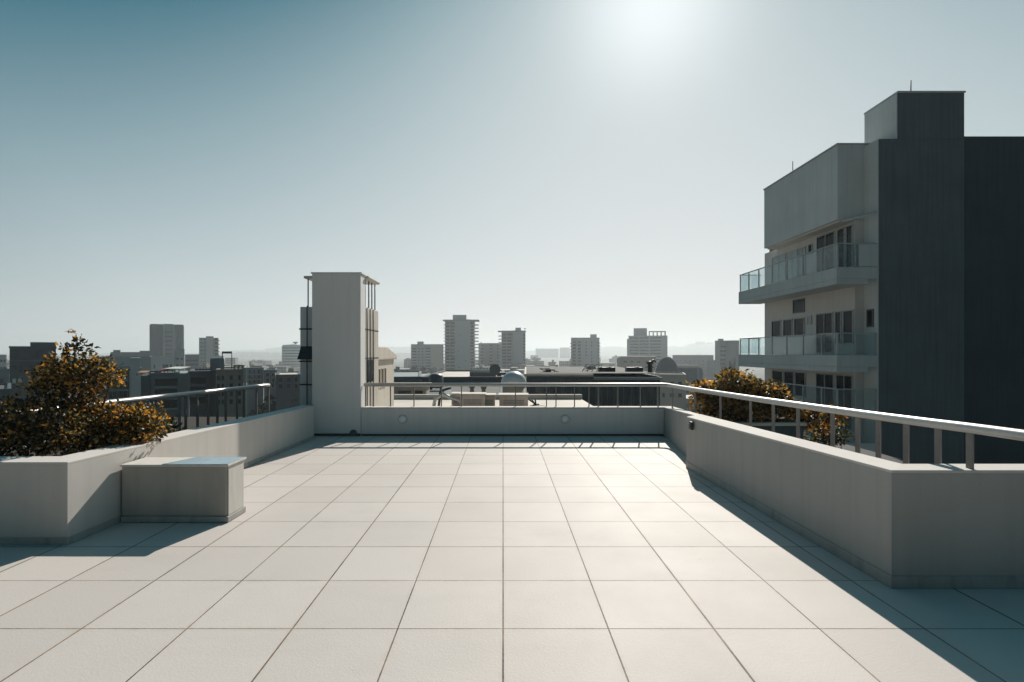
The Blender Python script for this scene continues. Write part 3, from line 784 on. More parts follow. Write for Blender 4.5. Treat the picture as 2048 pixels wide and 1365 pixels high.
r = bld('pale slim tower with a stack of dark balconies, standing alone past the gap', 'tower', 465, 1142, 1199, 677, 17, 'bld_w', 'apartment_tower')
H = r['_h']; fz = rng(3, H-2.6, 2.95)
MB().box(lx(r, 1181), lx(r, 1193.5), 1.5, 7, H+.6, H+3.7).build('lift_house', M['bld_w'], r)
win_px(r, [(1145, 1151.5)], [z+1.75 for z in fz], 1.9, 'void', 'bld_e', .1, .1)
win_px(r, [(1156, 1161.5)], [z+1.5 for z in fz], 1.9, 'void', 'bld_e', .1, .1)
win_px(r, [(1171, 1174), (1182, 1184.5)], [z+1.3 for z in fz], 1.1, 'glassb', 'bld_b', .1, .12, skip=.12, seed=3)
win_px(r, [(1195.5, 1198.6)], [z+1.3 for z in fz], 1.2, 'void', 'bld_b', .1, .12)
slabs(r, arc(lx(r, 1146), -.05, 2.6, 1.8, 180, 270, 6) + [(lx(r, 1152), -1.85), (lx(r, 1152), -.05)], fz, .78, 'bld_a')
slabs(r, [(lx(r, 1195), -.9), (lx(r, 1200.5), -.9), (lx(r, 1200.5), -.05), (lx(r, 1195), -.05)], fz, .8, 'bld_a')

r = bld('wide pale tower with ribbon windows and an open frame on its roof', 'tower', 490, 1257, 1335, 673, 22, 'bld_w', 'apartment_tower')
H = r['_h']; fz = rng(4, H-2.4, 3.02)
win_px(r, [(1260, 1277), (1279, 1297), (1300, 1322)], [z+1.2 for z in fz], 1.15, 'glassb', 'bld_b', .1, .12, 3)
MB().box(lx(r, 1267.5), lx(r, 1294), 2, 11, H+.5, H+8).build('lift_house', M['bld_a'], r)
fr = MB().box(lx(r, 1298), lx(r, 1332), 1, 1.6, H+4.2, H+5).box(lx(r, 1298), lx(r, 1332), 7, 7.6, H+4.2, H+5)
for p in (1298, 1306, 1314, 1322, 1330): fr.box(lx(r, p), lx(r, p)+.8, 1, 1.6, H+.5, H+4.198).box(lx(r, p), lx(r, p)+.8, 7, 7.6, H+.5, H+4.198)
fr.build('roof_frame', M['bld_c'], r)
part_px(r, 'side_strip', 1254, 1257, 678, 790, 'bld_a', 1, 18)

r = bld('low cream building with rounded ends in front of the ribbon windowed tower', 'building', 300, 1240, 1312, 716, 18, 'bld_c', 'low_building')
H = r['_h']; fz = rng(2, H-2.0, 3.15)
MB().prism(arc(lx(r, 1241), 9, 2.2, 9, 90, 270, 12), 0, H).build('round_end', M['bld_c'], r)
win_px(r, [(1247, 1254), (1261, 1266), (1274, 1280), (1290, 1297), (1302, 1308)], [z+1.0 for z in fz], 1.0, 'void', 'bld_b', .1, .1, 2)
MB().box(-r['_w']/2-.9, r['_w']/2+.5, -.5, 18, H+.62, H+.85).build('roof_slab', M['bld_c'], r)

r = bld('curved glassy tower beside the big apartment block, above the right shrub', 'tower', 350, 1430, 1476, 683, 16, 'curtain', 'office_tower', parapet=.5)
H = r['_h']; w = r['_w']
MB().prism(arc(lx(r, 1465), -.02, 4.3, 3.0, 180, 360, 16), 0, H+.5).build('curved_bay', M['curtain'], r)
MB().box(lx(r, 1430), lx(r, 1440), -.25, -.02, 0, H).build('stair_strip', M['bld_a'], r)
for z in rng(4, H-2, 3.0): MB().box(lx(r, 1441), lx(r, 1453), -.12, -.01, z, z+1.0).build('window_band', M['glassb'], r)
MB().box(lx(r, 1436), lx(r, 1447), 1, 5, H+.5, H+1.8).build('lift_house', M['bld_a'], r)
part_px(r, 'fin', 1453, 1454.4, 683, 790, 'bld_w', -.9, 0)
part_px(r, 'fin', 1475.5, 1478.5, 681.5, 790, 'bld_w', -.9, 4)

# -- slate dome and hall on the right
t = thing('domed_building', 'slate grey domed building in front of the hazy right hills', 'domed building', (wx(1334, 190), 190, -26))
MB().lathe([(4.1, 0), (4.1, 19.5)] + [(4.1*math.cos(math.radians(a)), 19.5 + 6.5*math.sin(math.radians(a))) for a in range(8, 90, 8)] + [(.05, 26.02)], seg=36).build('dome', M['domed'], t)
MB().lathe([(4.15, 18.6), (4.25, 18.7), (4.25, 19.1), (4.15, 19.2)], seg=36).build('cornice', M['bld_b'], t)
r = bld('long slate hall with a sloped end beside the slate dome', 'hall', 210, 1342, 1400, 736, 20, 'domed', 'hall', parapet=0)
H = r['_h']; w = r['_w']
MB().prism_x([(-.3, H), (20.3, H), (18, H+.9), (2, H+.9)], -w/2-.2, w/2+.2).build('roof', M['slate'], r)
MB().prism_y([(w/2+.01, 0), (w/2+1.4, 0), (w/2+1.1, H-.6), (w/2+.01, H)], .3, 19).build('end_bay', M['bld_e'], r)
MB().box(lx(r, 1394), lx(r, 1399.5), -.2, -.01, 3, H-.2).build('pale_strip', M['bld_b'], r)
r = bld('low cream roofed shed in front of the slate hall', 'shed', 130, 1308, 1372, 752, 14, 'bld_c', 'shed', parapet=.4)
win_px(r, [(1312, 1318), (1324, 1330), (1340, 1348), (1356, 1364)], [r['_h']-2.0, r['_h']-5.0], 1.1, 'void', 'bld_c', .06, .05)

# -- the long dark block right behind the back rail
r = bld('long dark blue block with thin mullions behind the back rail, cluttered flat roof', 'office block', 34, 1053, 1320, 753, 16, 'bluewall', 'office_block', parapet=.0, roof='roofl')
H = r['_h']; w = r['_w']
MB().box(-w/2-.15, lx(r, 1186), -.25, 15.9, H+.003, H+.16).build('roof_edge', M['roofl'], r)
MB().box(lx(r, 1187), w/2+.1, -.25, 15.9, H-.22, H-.06).build('roof_edge', M['bld_b'], r)
MB().box(-w/2, w/2, .2, 15.8, H+.17, H+.2).build('roof', M['roofd'], r)
for px in (1066, 1094, 1128, 1158, 1197, 1232, 1262, 1290, 1312): part_px(r, 'mullion', px-.6, px+.6, 759, 1250, 'bld_e', -.10, 0)
win_px(r, [(1070, 1090), (1098, 1124), (1132, 1154), (1162, 1192), (1202, 1228), (1236, 1258), (1266, 1286), (1294, 1308)], [H-1.55, H-4.6, H-7.6], 1.9, 'glassb', 'bluewall', .05, .05, 2)
dark_roof = r
def roof_thing(label, name, cat, x, y, z, builder, group=None):
    t = thing(name, label, cat, (x, y, z), 0, group); builder(t)
    if name in ('roof_rack', 'roof_pipes'): t.scale = (.62, .62, .62)
    return t
RT = H - 26 + .2
def pipes(t):
    rnd = random.Random(9); mb = MB()
    for k in range(5): mb.tube([(rnd.uniform(-1.2,1.2), rnd.uniform(-.4,.4), 0), (rnd.uniform(-1.2,1.2), rnd.uniform(-.4,.4), .25), (rnd.uniform(-1.2,1.2), rnd.uniform(-.4,.4), .4)], .05, 6)
    mb.build('pipe_run', M['dark'], t); MB().box(-.5, .1, -.2, .3, 0, .28).build('pump_case', M['dark'], t, bevel=.02)
roof_thing('tangle of dark pipes at the left end of the long dark roof', 'roof_pipes', 'pipes', wx(1100, 36), 36, RT, pipes)
def frame_rack(t):
    mb = MB()
    for k in range(4): mb.tube([(-.9+k*.55, 0, 0), (-.5+k*.55, .1, .75), (-.1+k*.55, 0, .9)], .035, 6)
    mb.tube([(-.9, 0, .2), (1.2, 0, 1.0)], .035, 6).tube([(-.6, 0, .1), (1.4, 0, .55)], .035, 6)
    mb.build('frame', M['dark'], t); MB().prism_x([(-.3, .3), (.3, .55), (.3, .6), (-.3, .35)], -.5, .7).build('collector_plate', M['slate'], t)
roof_thing('tilted dark rack in front of the slim pale tower', 'roof_rack', 'rack', wx(1180, 36.5), 36.5, RT, frame_rack)
def lowbox(t):
    MB().box(-.6, .6, -.3, .3, 0, .32).build('case', M['dark'], t, bevel=.03); MB().lathe([(.2, .321), (.2, .38)], (.2, 0, 0), 14).build('fan', M['framed'], t)
for px, lab in ((1213, 'low dark cooling unit on the long roof just right of the tilted rack'), (1268, 'low dark cooling unit farthest right on the long roof')):
    roof_thing(lab, 'cooling_unit', 'cooling unit', wx(px, 37), 37, RT, lowbox, 'cooling units on the long dark roof')
def chimney(t):
    MB().lathe([(.16, 0), (.16, .55), (.26, .6), (.26, .7), (.05, .8)], seg=14).build('stack', M['dark'], t); MB().tube([(.0, 0, .7), (.25, 0, .85), (.42, 0, .72)], .07, 8).build('cowl', M['dark'], t)
roof_thing('dark hooked roof vent at the right end of the long dark roof', 'roof_vent', 'vent', wx(1300, 36), 36, RT, chimney)

r = bld('dark flat roofed block below the tallest tower, left of the small pale dome', 'office block', 52, 843, 1008, 759, 20, 'bld_d', 'office_block', parapet=.25, roof='roofl')
H = r['_h']
win_px(r, [(848+k*20, 862+k*20) for k in range(8)], [H-2.2, H-5.2], 1.6, 'glassb', 'bld_d', .06, .06)
def satellite(t):
    MB().tube([(0, 0, 0), (0, 0, .7)], .05, 6).build('mast', M['dark'], t); MB().lathe([(.05, 0), (.4, .08), (.6, .2), (.62, .22)], (0, 0, .8), 16, '-y').build('dish', M['framed'], t)
roof_thing('dark dish on the flat roof left of the small pale dome', 'satellite_dish', 'satellite dish', wx(990, 55), 55, H-26+.1, satellite)
def heap(t):
    MB().prism_x([(-.6, 0), (.6, 0), (.6, .35), (-.2, .65), (-.6, .4)], -2.0, 1.0).build('cover', M['framed'], t, bevel=.05); MB().box(1.05, 2.2, -.4, .4, 0, .4).build('case', M['dark'], t, bevel=.04)
roof_thing('long dark plant cover on the flat roof beside the dark dish', 'plant_cover', 'roof plant', wx(975, 57), 57, H-26+.1, heap)
r = bld('wide low grey roofed hall below the beige block', 'hall', 62, 770, 842, 757, 18, 'bld_e', 'hall', parapet=.2, roof='bld_b')
win_px(r, [(775+k*11, 783+k*11) for k in range(6)], [r['_h']-2.2], 1.3, 'glassb', 'bld_e', .06, .06)

# -- neighbouring roof just beyond the back parapet
r = thing('neighbour_house', 'low house with a pale coated flat roof directly behind the back parapet', 'house', (-2.5, 13.5, -26))
MB().box(-2.2, 5.4, -2.7, 5.5, 0, 25.72).build('wall', M['cream'], r)
MB().box(-2.3, 5.5, -2.8, 5.6, 25.723, 25.82).build('roof', M['roofl'], r, bevel=.02)
MB().box(-2.3, 5.5, -2.8, -2.6, 25.823, 25.95).box(-2.3, 5.5, 5.4, 5.6, 25.823, 26.0).build('roof_upstand', M['roofl'], r, bevel=.02)
NR = -.175
h = thing('rooftop_hut', 'cream stair hut with a rounded eave and three slot windows, right of the grey column', 'hut', (-3.4, 12.4, NR))
o = (3.4, -12.4, -NR)
MB().box(-4.2, -3.0, 11.2, 13.75, NR, 1.40).build('wall', M['cream'], h, o, bevel=.01)
MB().prism_x([(11.1, 1.405), (13.86, 1.405), (13.9, 1.47), (13.8, 1.55), (12.7, 1.75), (11.6, 1.75), (11.1, 1.55)], -4.3, -2.93).build('roof', M['cream'], h, o, bevel=.05, seg=3)
for y in (12.05, 12.35, 12.65): window(h, (-3.0+3.4, y-12.4, .98-NR), .20, .46, '+x', 'cream', 'void', 1, .03, .02)
def ac(w, d, hh):
    def f(t):
        MB().box(-w/2, w/2, -d/2, d/2, .05, hh).build('housing', M['pink'], t, bevel=.02)
        MB().box(-w/2-.03, w/2+.03, -d/2-.03, d/2+.03, hh+.002, hh+.035).build('lid', M['roofl'], t, bevel=.008)
        g = MB()
        for k in range(5): g.box(-w*.36, w*.36, -d/2-.012, -d/2-.001, hh*.25+k*hh*.11, hh*.25+k*hh*.11+hh*.05)
        g.build('louvre', M['post'], t); MB().box(-w/2+.05, w/2-.05, -d/2+.05, d/2-.05, 0, .048).build('feet', M['dark'], t)
    return f
GA = 'beige plant housings behind the back rail'
for px, dd, w, hh, lab in ((946, 15.0, .72, .52, 'squarish beige plant housing left of the narrow one, behind the back rail'),
                           (979, 15.4, .34, .46, 'narrow beige plant housing between the two wider ones'),
                           (1027, 15.2, .86, .48, 'widest beige plant housing, in front of the small pale dome'),
                           (918, 16.6, .44, .40, 'small beige plant housing farthest left, beside the roof pipes')):
    roof_thing(lab, 'plant_housing', 'plant housing', wx(px, dd), dd, NR, ac(w, .6, hh), GA)
def duct(t):
    MB().tube([(-.5, 0, 0), (-.45, 0, .25), (-.2, 0, .42), (.05, 0, .30), (.3, 0, .22), (.5, 0, .0)], .06, 8).build('duct', M['steel'], t)
    MB().tube([(-.35, .15, 0), (-.3, .15, .5), (.05, .15, .62)], .045, 8).build('flue', M['dark'], t)
roof_thing('bent metal ducts on the pale roof left of the beige housings', 'roof_duct', 'duct', wx(898, 16.2), 16.2, NR, duct)
def clutter(t):
    rnd = random.Random(2); mb = MB()
    for k in range(6): mb.tube([(rnd.uniform(-.3,.3), rnd.uniform(-.2,.2), 0), (rnd.uniform(-.3,.4), rnd.uniform(-.2,.2), rnd.uniform(.1,.45))], .025, 5)
    mb.build('pipe_stub', M['dark'], t); MB().box(-.15, .3, -.15, .15, 0, .16).build('valve_box', M['cream'], t, bevel=.02)
roof_thing('pipe stubs and a pale valve box right of the widest beige housing', 'pipe_stubs', 'pipes', wx(1070, 15.3), 15.3, NR, clutter)
def skylight(t):
    MB().box(-.75, .75, -.35, .35, 0, .05).build('kerb', M['roofl'], t, bevel=.01); MB().box(-.68, .68, -.30, .30, .052, .075).build('cover', M['dark'], t, bevel=.006)
roof_thing('flat dark roof hatch low on the pale roof', 'roof_hatch', 'hatch', wx(872, 14.6), 14.6, NR, skylight)
def planthouse(t):
    MB().box(-.9, .9, -.5, .5, 0, .9).build('wall', M['bld_c'], t, bevel=.02); MB().box(-1.0, 1.0, -.6, .6, .903, .98).build('roof', M['roofl'], t, bevel=.01)
    MB().box(-.3, .25, -.53, -.502, .1, .7).build('door', M['framed'], t); MB().box(.4, .75, -.53, -.502, .35, .7).build('vent', M['dark'], t)
roof_thing('low plant room with a pale flat roof right of the cream hut', 'plant_room', 'plant room', wx(815, 22), 22, -.75, planthouse)
r = bld('house with a low grey roof under the plant room', 'house', 20.2, 745, 900, 813, 7, 'bld_e', 'house', parapet=.12)
r = bld('dark flat house behind the bent roof ducts', 'house', 28, 838, 1010, 794, 9, 'bld_d', 'house', parapet=.1, roof='roofd')
def tankset(t):
    MB().lathe([(.42, .25), (.45, .3), (.45, .95), (.3, 1.1), (.05, 1.14)], seg=20).build('tank', M['framed'], t)
    for x in (-.3, .3):
        for y in (-.3, .3): MB().box(x-.04, x+.04, y-.04, y+.04, 0, .252).build('leg', M['dark'], t)
DR = r['_h'] - 26 + .05
roof_thing('dark water tank on legs behind the bent roof ducts', 'water_tank', 'water tank', wx(872, 31), 31, DR, tankset)
def sign(t):
    MB().box(-.6, .6, -.03, .03, .3, .8).build('board', M['canopyw'], t)
    for x in (-.5, .5): MB().tube([(x, .05, 0), (x, .05, .8)], .03, 6).build('leg', M['dark'], t)
roof_thing('row of pale roof cowls behind the squarish beige housing', 'roof_cowl', 'vent', wx(944, 30), 30, DR, lambda t: (MB().lathe([(.16, 0), (.1, .25), (.16, .3), (.22, .5), (.02, .62)], seg=12).build('cowl', M['bld_c'], t), MB().lathe([(.16, 0), (.1, .2), (.16, .25), (.2, .42), (.02, .5)], (.7, 0, 0), 12).build('cowl', M['bld_c'], t)))

t = thing('dome_tower', 'small round tower with a pale dome, behind the back rail', 'dome', (wx(1027.5, 22), 22, -26))
MB().lathe([(.50, 0), (.50, 26.2)], seg=32).build('drum', M['bld_c'], t)
MB().lathe([(.545, 26.2), (.56, 26.24)] + [(.56*math.cos(math.radians(a)), 26.24 + .53*math.sin(math.radians(a))) for a in range(6, 90, 7)] + [(.01, 26.77)], seg=36).build('dome', M['dome'], t)
MB().lathe([(.52, 26.12), (.58, 26.14), (.58, 26.19), (.52, 26.198)], seg=36).build('cornice', M['bld_b'], t)

# -- left side city
r = bld('dark teal block behind the upright bush, two small bright windows', 'apartment block', 90, 19, 112, 697, 14, 'bld_d', 'apartment_block', parapet=.35)
H = r['_h']; fz = rng(3, H-3, 2.9)
MB().box(lx(r, 60), lx(r, 112), 1, 9, H+.1, H+1.1).build('roof_storey', M['bld_d'], r)
win_px(r, [(24, 33), (37, 46), (56, 66), (72, 82), (90, 100)], [z+1.4 for z in fz], 1.3, 'glassb', 'bld_d', .08, .08)
part_px(r, 'window_band', 22, 110, 700, 717, 'glassb', -.12, -.01)
for px in (29, 40.5): part_px(r, 'pane_glare', px-4, px+3, 757, 766, 'canopyw', -.16, -.09)  # white patches painted for light reflected in two windows
part_px(r, 'ledge', 19, 112, 721, 723, 'bld_e', -.4, -.01)

r = bld('grey block with a tall pale pilaster right of the upright bush', 'apartment block', 80, 196, 281, 741, 13, 'bld_d', 'apartment_block', parapet=.3)
H = r['_h']
part_px(r, 'pilaster', 261, 281, 716, 1000, 'bld_a', -.8, 3)
part_px(r, 'corner_strip', 259, 260.6, 742, 900, 'bld_c', -.9, -.5)
for y in (757, 776, 795): part_px(r, 'balcony', 214, 257, y+2, y+6, 'bld_e', -1.2, -.01)
win_px(r, [(216, 234), (238, 255)], [lz(r, y) for y in (752, 769, 788, 806)], 1.2, 'glassd', 'bld_e', .08, .08, 2)
r = bld('long low grey roof far behind the tall pale pilaster', 'hall', 150, 190, 302, 719, 20, 'bld_b', 'hall', parapet=.8)
win_px(r, [(228, 240), (244, 258)], [r['_h']-3.5], 1.2, 'void', 'bld_b', .08, .08, 2)
r = bld('hazy grey block left of the slab tower with rounded shoulders', 'apartment block', 300, 222, 300, 708, 20, 'bld_e', 'apartment_block', parapet=1)
MB().box(lx(r, 226), lx(r, 240), 2, 8, r['_h'], r['_h']+2.2).build('lift_house', M['bld_e'], r)
MB().box(lx(r, 279), lx(r, 300), 2, 10, r['_h'], r['_h']+1.8).build('lift_house', M['bld_e'], r)
win_px(r, [(228+k*14, 237+k*14) for k in range(5)], rng(4, r['_h']-3, 3.2), 1.3, 'glassb', 'bld_e', .1, .1)

r = bld('mid grey building with two dark loggias and clutter on its roof, below the slab tower', 'building', 66, 302, 356, 749, 11, 'bld_e', 'building', parapet=.2, roof='roofd')
H = r['_h']
part_px(r, 'side_wing', 281.5, 301.5, 751, 1000, 'bld_d', .1, 8)
part_px(r, 'end_wall', 356.3, 378, 748, 1000, 'bld_b', .4, 11)  # end face lit from the right, its light put into a paler render
for y0, y1 in ((758, 774), (779, 796), (801, 818)):
    part_px(r, 'loggia', 310, 355, y0, y1, 'void', -.05, -.01)
    part_px(r, 'loggia_rail', 309, 355.8, y1-1.5, y1+2.2, 'bld_b', -.35, -.02)
ROOF = H - 26 + .06
def tarp(m):
    def f(t):
        MB().prism_x([(-.5, .35), (.5, .55), (.5, .62), (-.5, .42)], -.6, .6).build('awning', M[m], t, bevel=.01)
        for x in (-.55, .55):
            for y, z in ((-.45, .36), (.45, .54)): MB().box(x-.03, x+.03, y-.03, y+.03, 0, z).build('leg', M['dark'], t)
    return f
roof_thing('small orange awning at the left end of the cluttered grey roof', 'roof_awning', 'awning', wx(287, 66.8), 66.8, -1.5, tarp('orange'))
roof_thing('small red awning left of the white canopy on the cluttered roof', 'roof_awning', 'awning', wx(332, 67.5), 67.5, ROOF, tarp('red'))
def canopy(t):
    MB().prism_x([(-1.2, .55), (1.2, .75), (1.2, .82), (-1.2, .62)], -1.1, 1.1).build('canopy', M['canopyw'], t, bevel=.01)
    for x in (-1.0, 1.0):
        for y, z in ((-1.1, .56), (1.1, .75)): MB().box(x-.04, x+.04, y-.04, y+.04, 0, z).build('leg', M['dark'], t)
roof_thing('white canopy on the cluttered grey roof', 'roof_canopy', 'canopy', wx(354, 68), 68, ROOF, canopy)
roof_thing('dark bins and pipes between the orange and red awnings', 'roof_bins', 'bins', wx(311, 67), 67, ROOF, lowbox)

r = bld('dark building with wide window bands between the two awninged and brown ones', 'building', 67, 378.5, 432, 747, 11, 'bld_d', 'building', parapet=.3)
H = r['_h']
for y0, y1 in ((755, 767), (775, 787), (795, 807)): part_px(r, 'window_band', 381, 411, y0, y1, 'glassd', -.1, -.01)
for y in (768.5, 789): part_px(r, 'balcony', 379.5, 412, y, y+4.5, 'bld_e', -.5, -.01)
part_px(r, 'pier', 413, 420, 744, 1000, 'bld_d', -.4, -.01)
MB().box(lx(r, 420), lx(r, 449), 1, 6, H+.2, H+2.0).build('roof_house', M['bld_e'], r, bevel=.2)
MB().box(lx(r, 444), lx(r, 465), 2, 2.3, H+2.6, H+2.9).box(lx(r, 463.5), lx(r, 465), 2, 2.3, H+.2, H+2.598).box(lx(r, 444), lx(r, 446), 2, 2.3, H+2.0, H+2.598).build('roof_frame', M['bld_d'], r)

r = bld('brownish building with small dark windows and a bright right edge', 'building', 65, 432.5, 487, 742, 11, 'brown', 'building', parapet=.2)
H = r['_h']
part_px(r, 'edge_strip', 487.3, 493, 736, 1000, 'bld_c', -.25, 9)
win_px(r, [(433, 440), (443, 448), (459, 466), (476, 482)], [lz(r, y) for y in (756, 772, 788, 804)], .62, 'void', 'framed', .06, .04)
for px, lab in ((470, 'dark chimney on the brown roof nearest the black roof frame'), (478, 'dark chimney in the middle of the brown roof'), (486, 'dark chimney beside the bright right edge of the brown roof')):
    roof_thing(lab, 'chimney', 'chimney', wx(px, 66), 66, H-26+.05, lambda t: (MB().box(-.14, .14, -.14, .14, 0, .55).build('stack', M['brown'], t), MB().box(-.2, .2, -.2, .2, .552, .62).build('cap', M['dark'], t)), 'chimneys on the brown roof')

r = bld('hazy terrace of flats behind the curled end of the left handrail', 'flats', 120, 494, 527, 738, 14, 'bld_b', 'flats', parapet=.3)
win_px(r, [(497, 502), (506, 511), (515, 520)], [lz(r, y) for y in (744, 754, 764, 774)], 1.0, 'void', 'bld_a', .08, .08)
for y in (748, 758, 768): part_px(r, 'balcony', 495, 524, y, y+2.5, 'bld_a', -.8, -.01)
r = bld('smaller grey flats right of the hazy terrace', 'flats', 112, 528, 553, 743, 12, 'bld_e', 'flats', parapet=.3)
win_px(r, [(531, 539), (543, 549)], [lz(r, y) for y in (750, 761, 772)], 1.0, 'void', 'bld_a', .08, .08)
r = bld('low dark house with a pale roof edge beside the grey column', 'house', 95, 552, 600, 752, 14, 'bld_d', 'house', parapet=.25, roof='roofl')
win_px(r, [(556, 566), (572, 582), (588, 596)], [lz(r, y) for y in (760, 773)], 1.0, 'glassd', 'bld_e', .08, .08)

r = bld('wide slab tower with rounded shoulders and ribbed bays, tallest on the left', 'tower', 385, 301.5, 366.5, 651, 18, 'curtain', 'office_tower', parapet=.0)
H = r['_h']; w = r['_w']
MB().prism(arc(lx(r, 312), -.05, 4.0, 2.2, 180, 360, 10), 0, H).build('curved_bay', M['bluewall'], r)
MB().prism(arc(lx(r, 357), -.05, 3.6, 2.2, 180, 360, 10), 0, H-.4).build('curved_bay', M['bluewall'], r)
part_px(r, 'centre_bay', 329, 347, 648.5, 800, 'curtain', -1.8, 12)
part_px(r, 'fin', 327, 329, 649.5, 800, 'bld_a', -2.2, 0)
part_px(r, 'fin', 345.5, 350, 649.5, 800, 'bld_b', -2.1, 0)
MB().box(-w/2-.2, w/2+.2, -1, 18, H+.01, H+.7).build('roof_slab', M['bluewall'], r)
for z in rng(6, H-3, 3.3): MB().box(lx(r, 330), lx(r, 344.5), -1.86, -1.801, z, z+1.1).build('window_band', M['glassb'], r)
MB().tube([(lx(r, 328), 3, H), (lx(r, 328), 3, H+1.9)], .12, 5).build('antenna', M['dark'], r)
r = bld('pale low annexe at the foot of the ribbed slab tower', 'annexe', 220, 299, 348, 716, 16, 'bld_a', 'annexe', parapet=.4)
win_px(r, [(307, 311), (325, 337), (340, 344)], rng(6, r['_h']-2, 3.1), 1.8, 'glassb', 'bld_b', .08, .08)
r = bld('narrow hazy block at the right foot of the ribbed slab tower', 'apartment block', 230, 349, 369, 701, 14, 'bld_b', 'apartment_block', parapet=.4)
win_px(r, [(352, 358), (361, 366)], rng(6, r['_h']-2, 3.1), 1.2, 'glassb', 'bld_b', .08, .08)
r = bld('hazy flat block between the slab tower and the slim balconied tower', 'block', 300, 370, 398, 712, 18, 'bld_e', 'apartment_block', parapet=.8)
for y in (720, 728, 736): part_px(r, 'window_band', 372, 396, y, y+3, 'glassb', -.1, -.01)

r = bld('slim grey tower with balcony ends sticking out on its right side', 'tower', 400, 398, 437, 677, 16, 'bld_b', 'apartment_tower', parapet=.4)
H = r['_h']; fz = rng(4, H-1.5, 2.95)
part_px(r, 'pale_bay', 413, 426, 675.5, 800, 'bld_a', -.9, -.01)
MB().box(lx(r, 412), lx(r, 427), 1, 6, H+.4, H+1.6).build('lift_house', M['bld_e'], r)
slabs(r, [(lx(r, 429), -1.4), (lx(r, 438.6), -1.4), (lx(r, 439.2), 4), (lx(r, 437.2), 4), (lx(r, 437.2), -.05), (lx(r, 429), -.05)], fz, .9, 'bld_e')
win_px(r, [(429.5, 436)], [z+1.5 for z in fz], 1.5, 'void', 'bld_e', .1, .1)
win_px(r, [(401, 405), (407, 411)], [z+1.5 for z in fz], 1.0, 'glassb', 'bld_b', .1, .15)
r = bld('pale low block just right of the slim balconied tower', 'block', 330, 424, 447, 714, 16, 'bld_a', 'apartment_block', parapet=.4)
win_px(r, [(427, 433), (437, 443)], rng(6, r['_h']-2, 3.1), 1.2, 'glassb', 'bld_b', .08, .08)

t = thing('round_tower', 'hazy round tower with horizontal bands, left of the grey column', 'tower', (wx(579, 640), 655, -26))
Hc = wz(692, 640) + 26; R = (602-555)/2/F*640
MB().lathe([(R, 0), (R, Hc), (R*.9, Hc+1.2), (R*.2, Hc+2.4)], seg=40).build('drum', M['bld_w'], t)
for z in rng(8, Hc-2, 3.5): MB().lathe([(R+.05, z), (R+.1, z+.05), (R+.1, z+1.0), (R+.05, z+1.05)], seg=40).build('window_band', M['glassb'], t)
MB().lathe([(1.2, Hc+2), (1.2, Hc+3.6), (3.2, Hc+3.7), (3.2, Hc+5.2), (2.6, Hc+5.4)], (1.5, 0, 0), 16).build('roof_house', M['bld_b'], t)

# -- hazy far blocks
r = bld('very pale hazy slab on the horizon right of the round-balconied towers', 'slab block', 2500, 1072, 1117, 698, 40, 'bld_b', 'slab_block', parapet=1)
for z in rng(6, r['_h']-4, 4): MB().box(-r['_w']/2+3, r['_w']/2-3, -.3, -.01, z, z+1.6).build('window_band', M['glassb'], r)
r = bld('very pale hazy block left of the slim pale tower', 'slab block', 2450, 1121, 1140, 696, 40, 'bld_b', 'slab_block', parapet=1)
r = bld('hazy stepped block on top of the right hill', 'block', 4480, 1391, 1409, 684, 30, 'bld_b', 'hilltop_block', parapet=1)
r = bld('smaller hazy block on top of the right hill, nearest the curved glassy tower', 'block', 4490, 1413, 1424, 685.5, 30, 'bld_b', 'hilltop_block', parapet=1)
r = bld('hazy teal block beside the foot of the curved glassy tower', 'block', 420, 1414, 1431, 722, 16, 'bld_e', 'apartment_block', parapet=.4)
r = bld('wide hazy grey block behind the slate hall', 'block', 520, 1345, 1427, 712, 30, 'bld_e', 'apartment_block', parapet=.6)
win_px(r, [(1350+k*9, 1355+k*9) for k in range(8)], rng(5, r['_h']-3, 3.4), 1.2, 'glassb', 'bld_b', .1, .12)
r = bld('pale hazy block at the far left edge of the picture', 'block', 210, -12, 13, 712, 18, 'bld_a', 'apartment_block', parapet=.4)
win_px(r, [(-9, -3), (0, 5), (7, 11)], rng(6, r['_h']-2, 3.0), 1.2, 'glassb', 'bld_b', .08, .08)
r = bld('low teal grey house at the left edge below the pale hazy block', 'house', 110, -30, 18, 742, 16, 'bld_e', 'house', parapet=.4, roof='bld_a')
win_px(r, [(-20, -8), (-3, 8)], [r['_h']-2.2, r['_h']-5.2], 1.2, 'glassb', 'bld_e', .08, .08)
r = bld('dark low house at the left edge nearest the handrail', 'house', 62, -60, 21, 784, 16, 'bld_d', 'house', parapet=.3)
win_px(r, [(-20, -8), (-3, 8)], [r['_h']-2.2], 1.2, 'glassd', 'bld_e', .08, .08)

# small far houses, too small to show parts
rnd = random.Random(77)
def far_house(px, d, ytop, wpx, k):
    x0, x1 = wx(px - wpx/2, d), wx(px + wpx/2, d); H = wz(ytop, d) + 26
    w, dp = x1 - x0, rnd.uniform(10, 22)
    mb = MB().box(-w/2, w/2, 0, dp, 0, H)
    if rnd.random() < .6: a = rnd.uniform(-.4, .1)*w; mb.box(a, a + w*rnd.uniform(.15, .35), 1, dp*.6, H+.01, H + rnd.uniform(1.2, 2.6))
    else: mb.box(-w/2-.2, w/2+.2, -.2, dp+.2, H+.01, H+.5)
    ob = mb.build('far_house', M[('fac1', 'fac2', 'fac3')[k % 3]], None, ((x0+x1)/2, d, -26), rnd.uniform(-.25, .25))
    tag(ob, 'small low house blurred by haze among the distant city roofs', 'house', 'small low houses of the hazy city')
k = 0
bands = [(-40, 300, 40), (370, 420, 8), (440, 610, 26), (785, 880, 16), (1040, 1150, 18), (1195, 1260, 10), (1320, 1480, 22), (880, 1050, 10)]
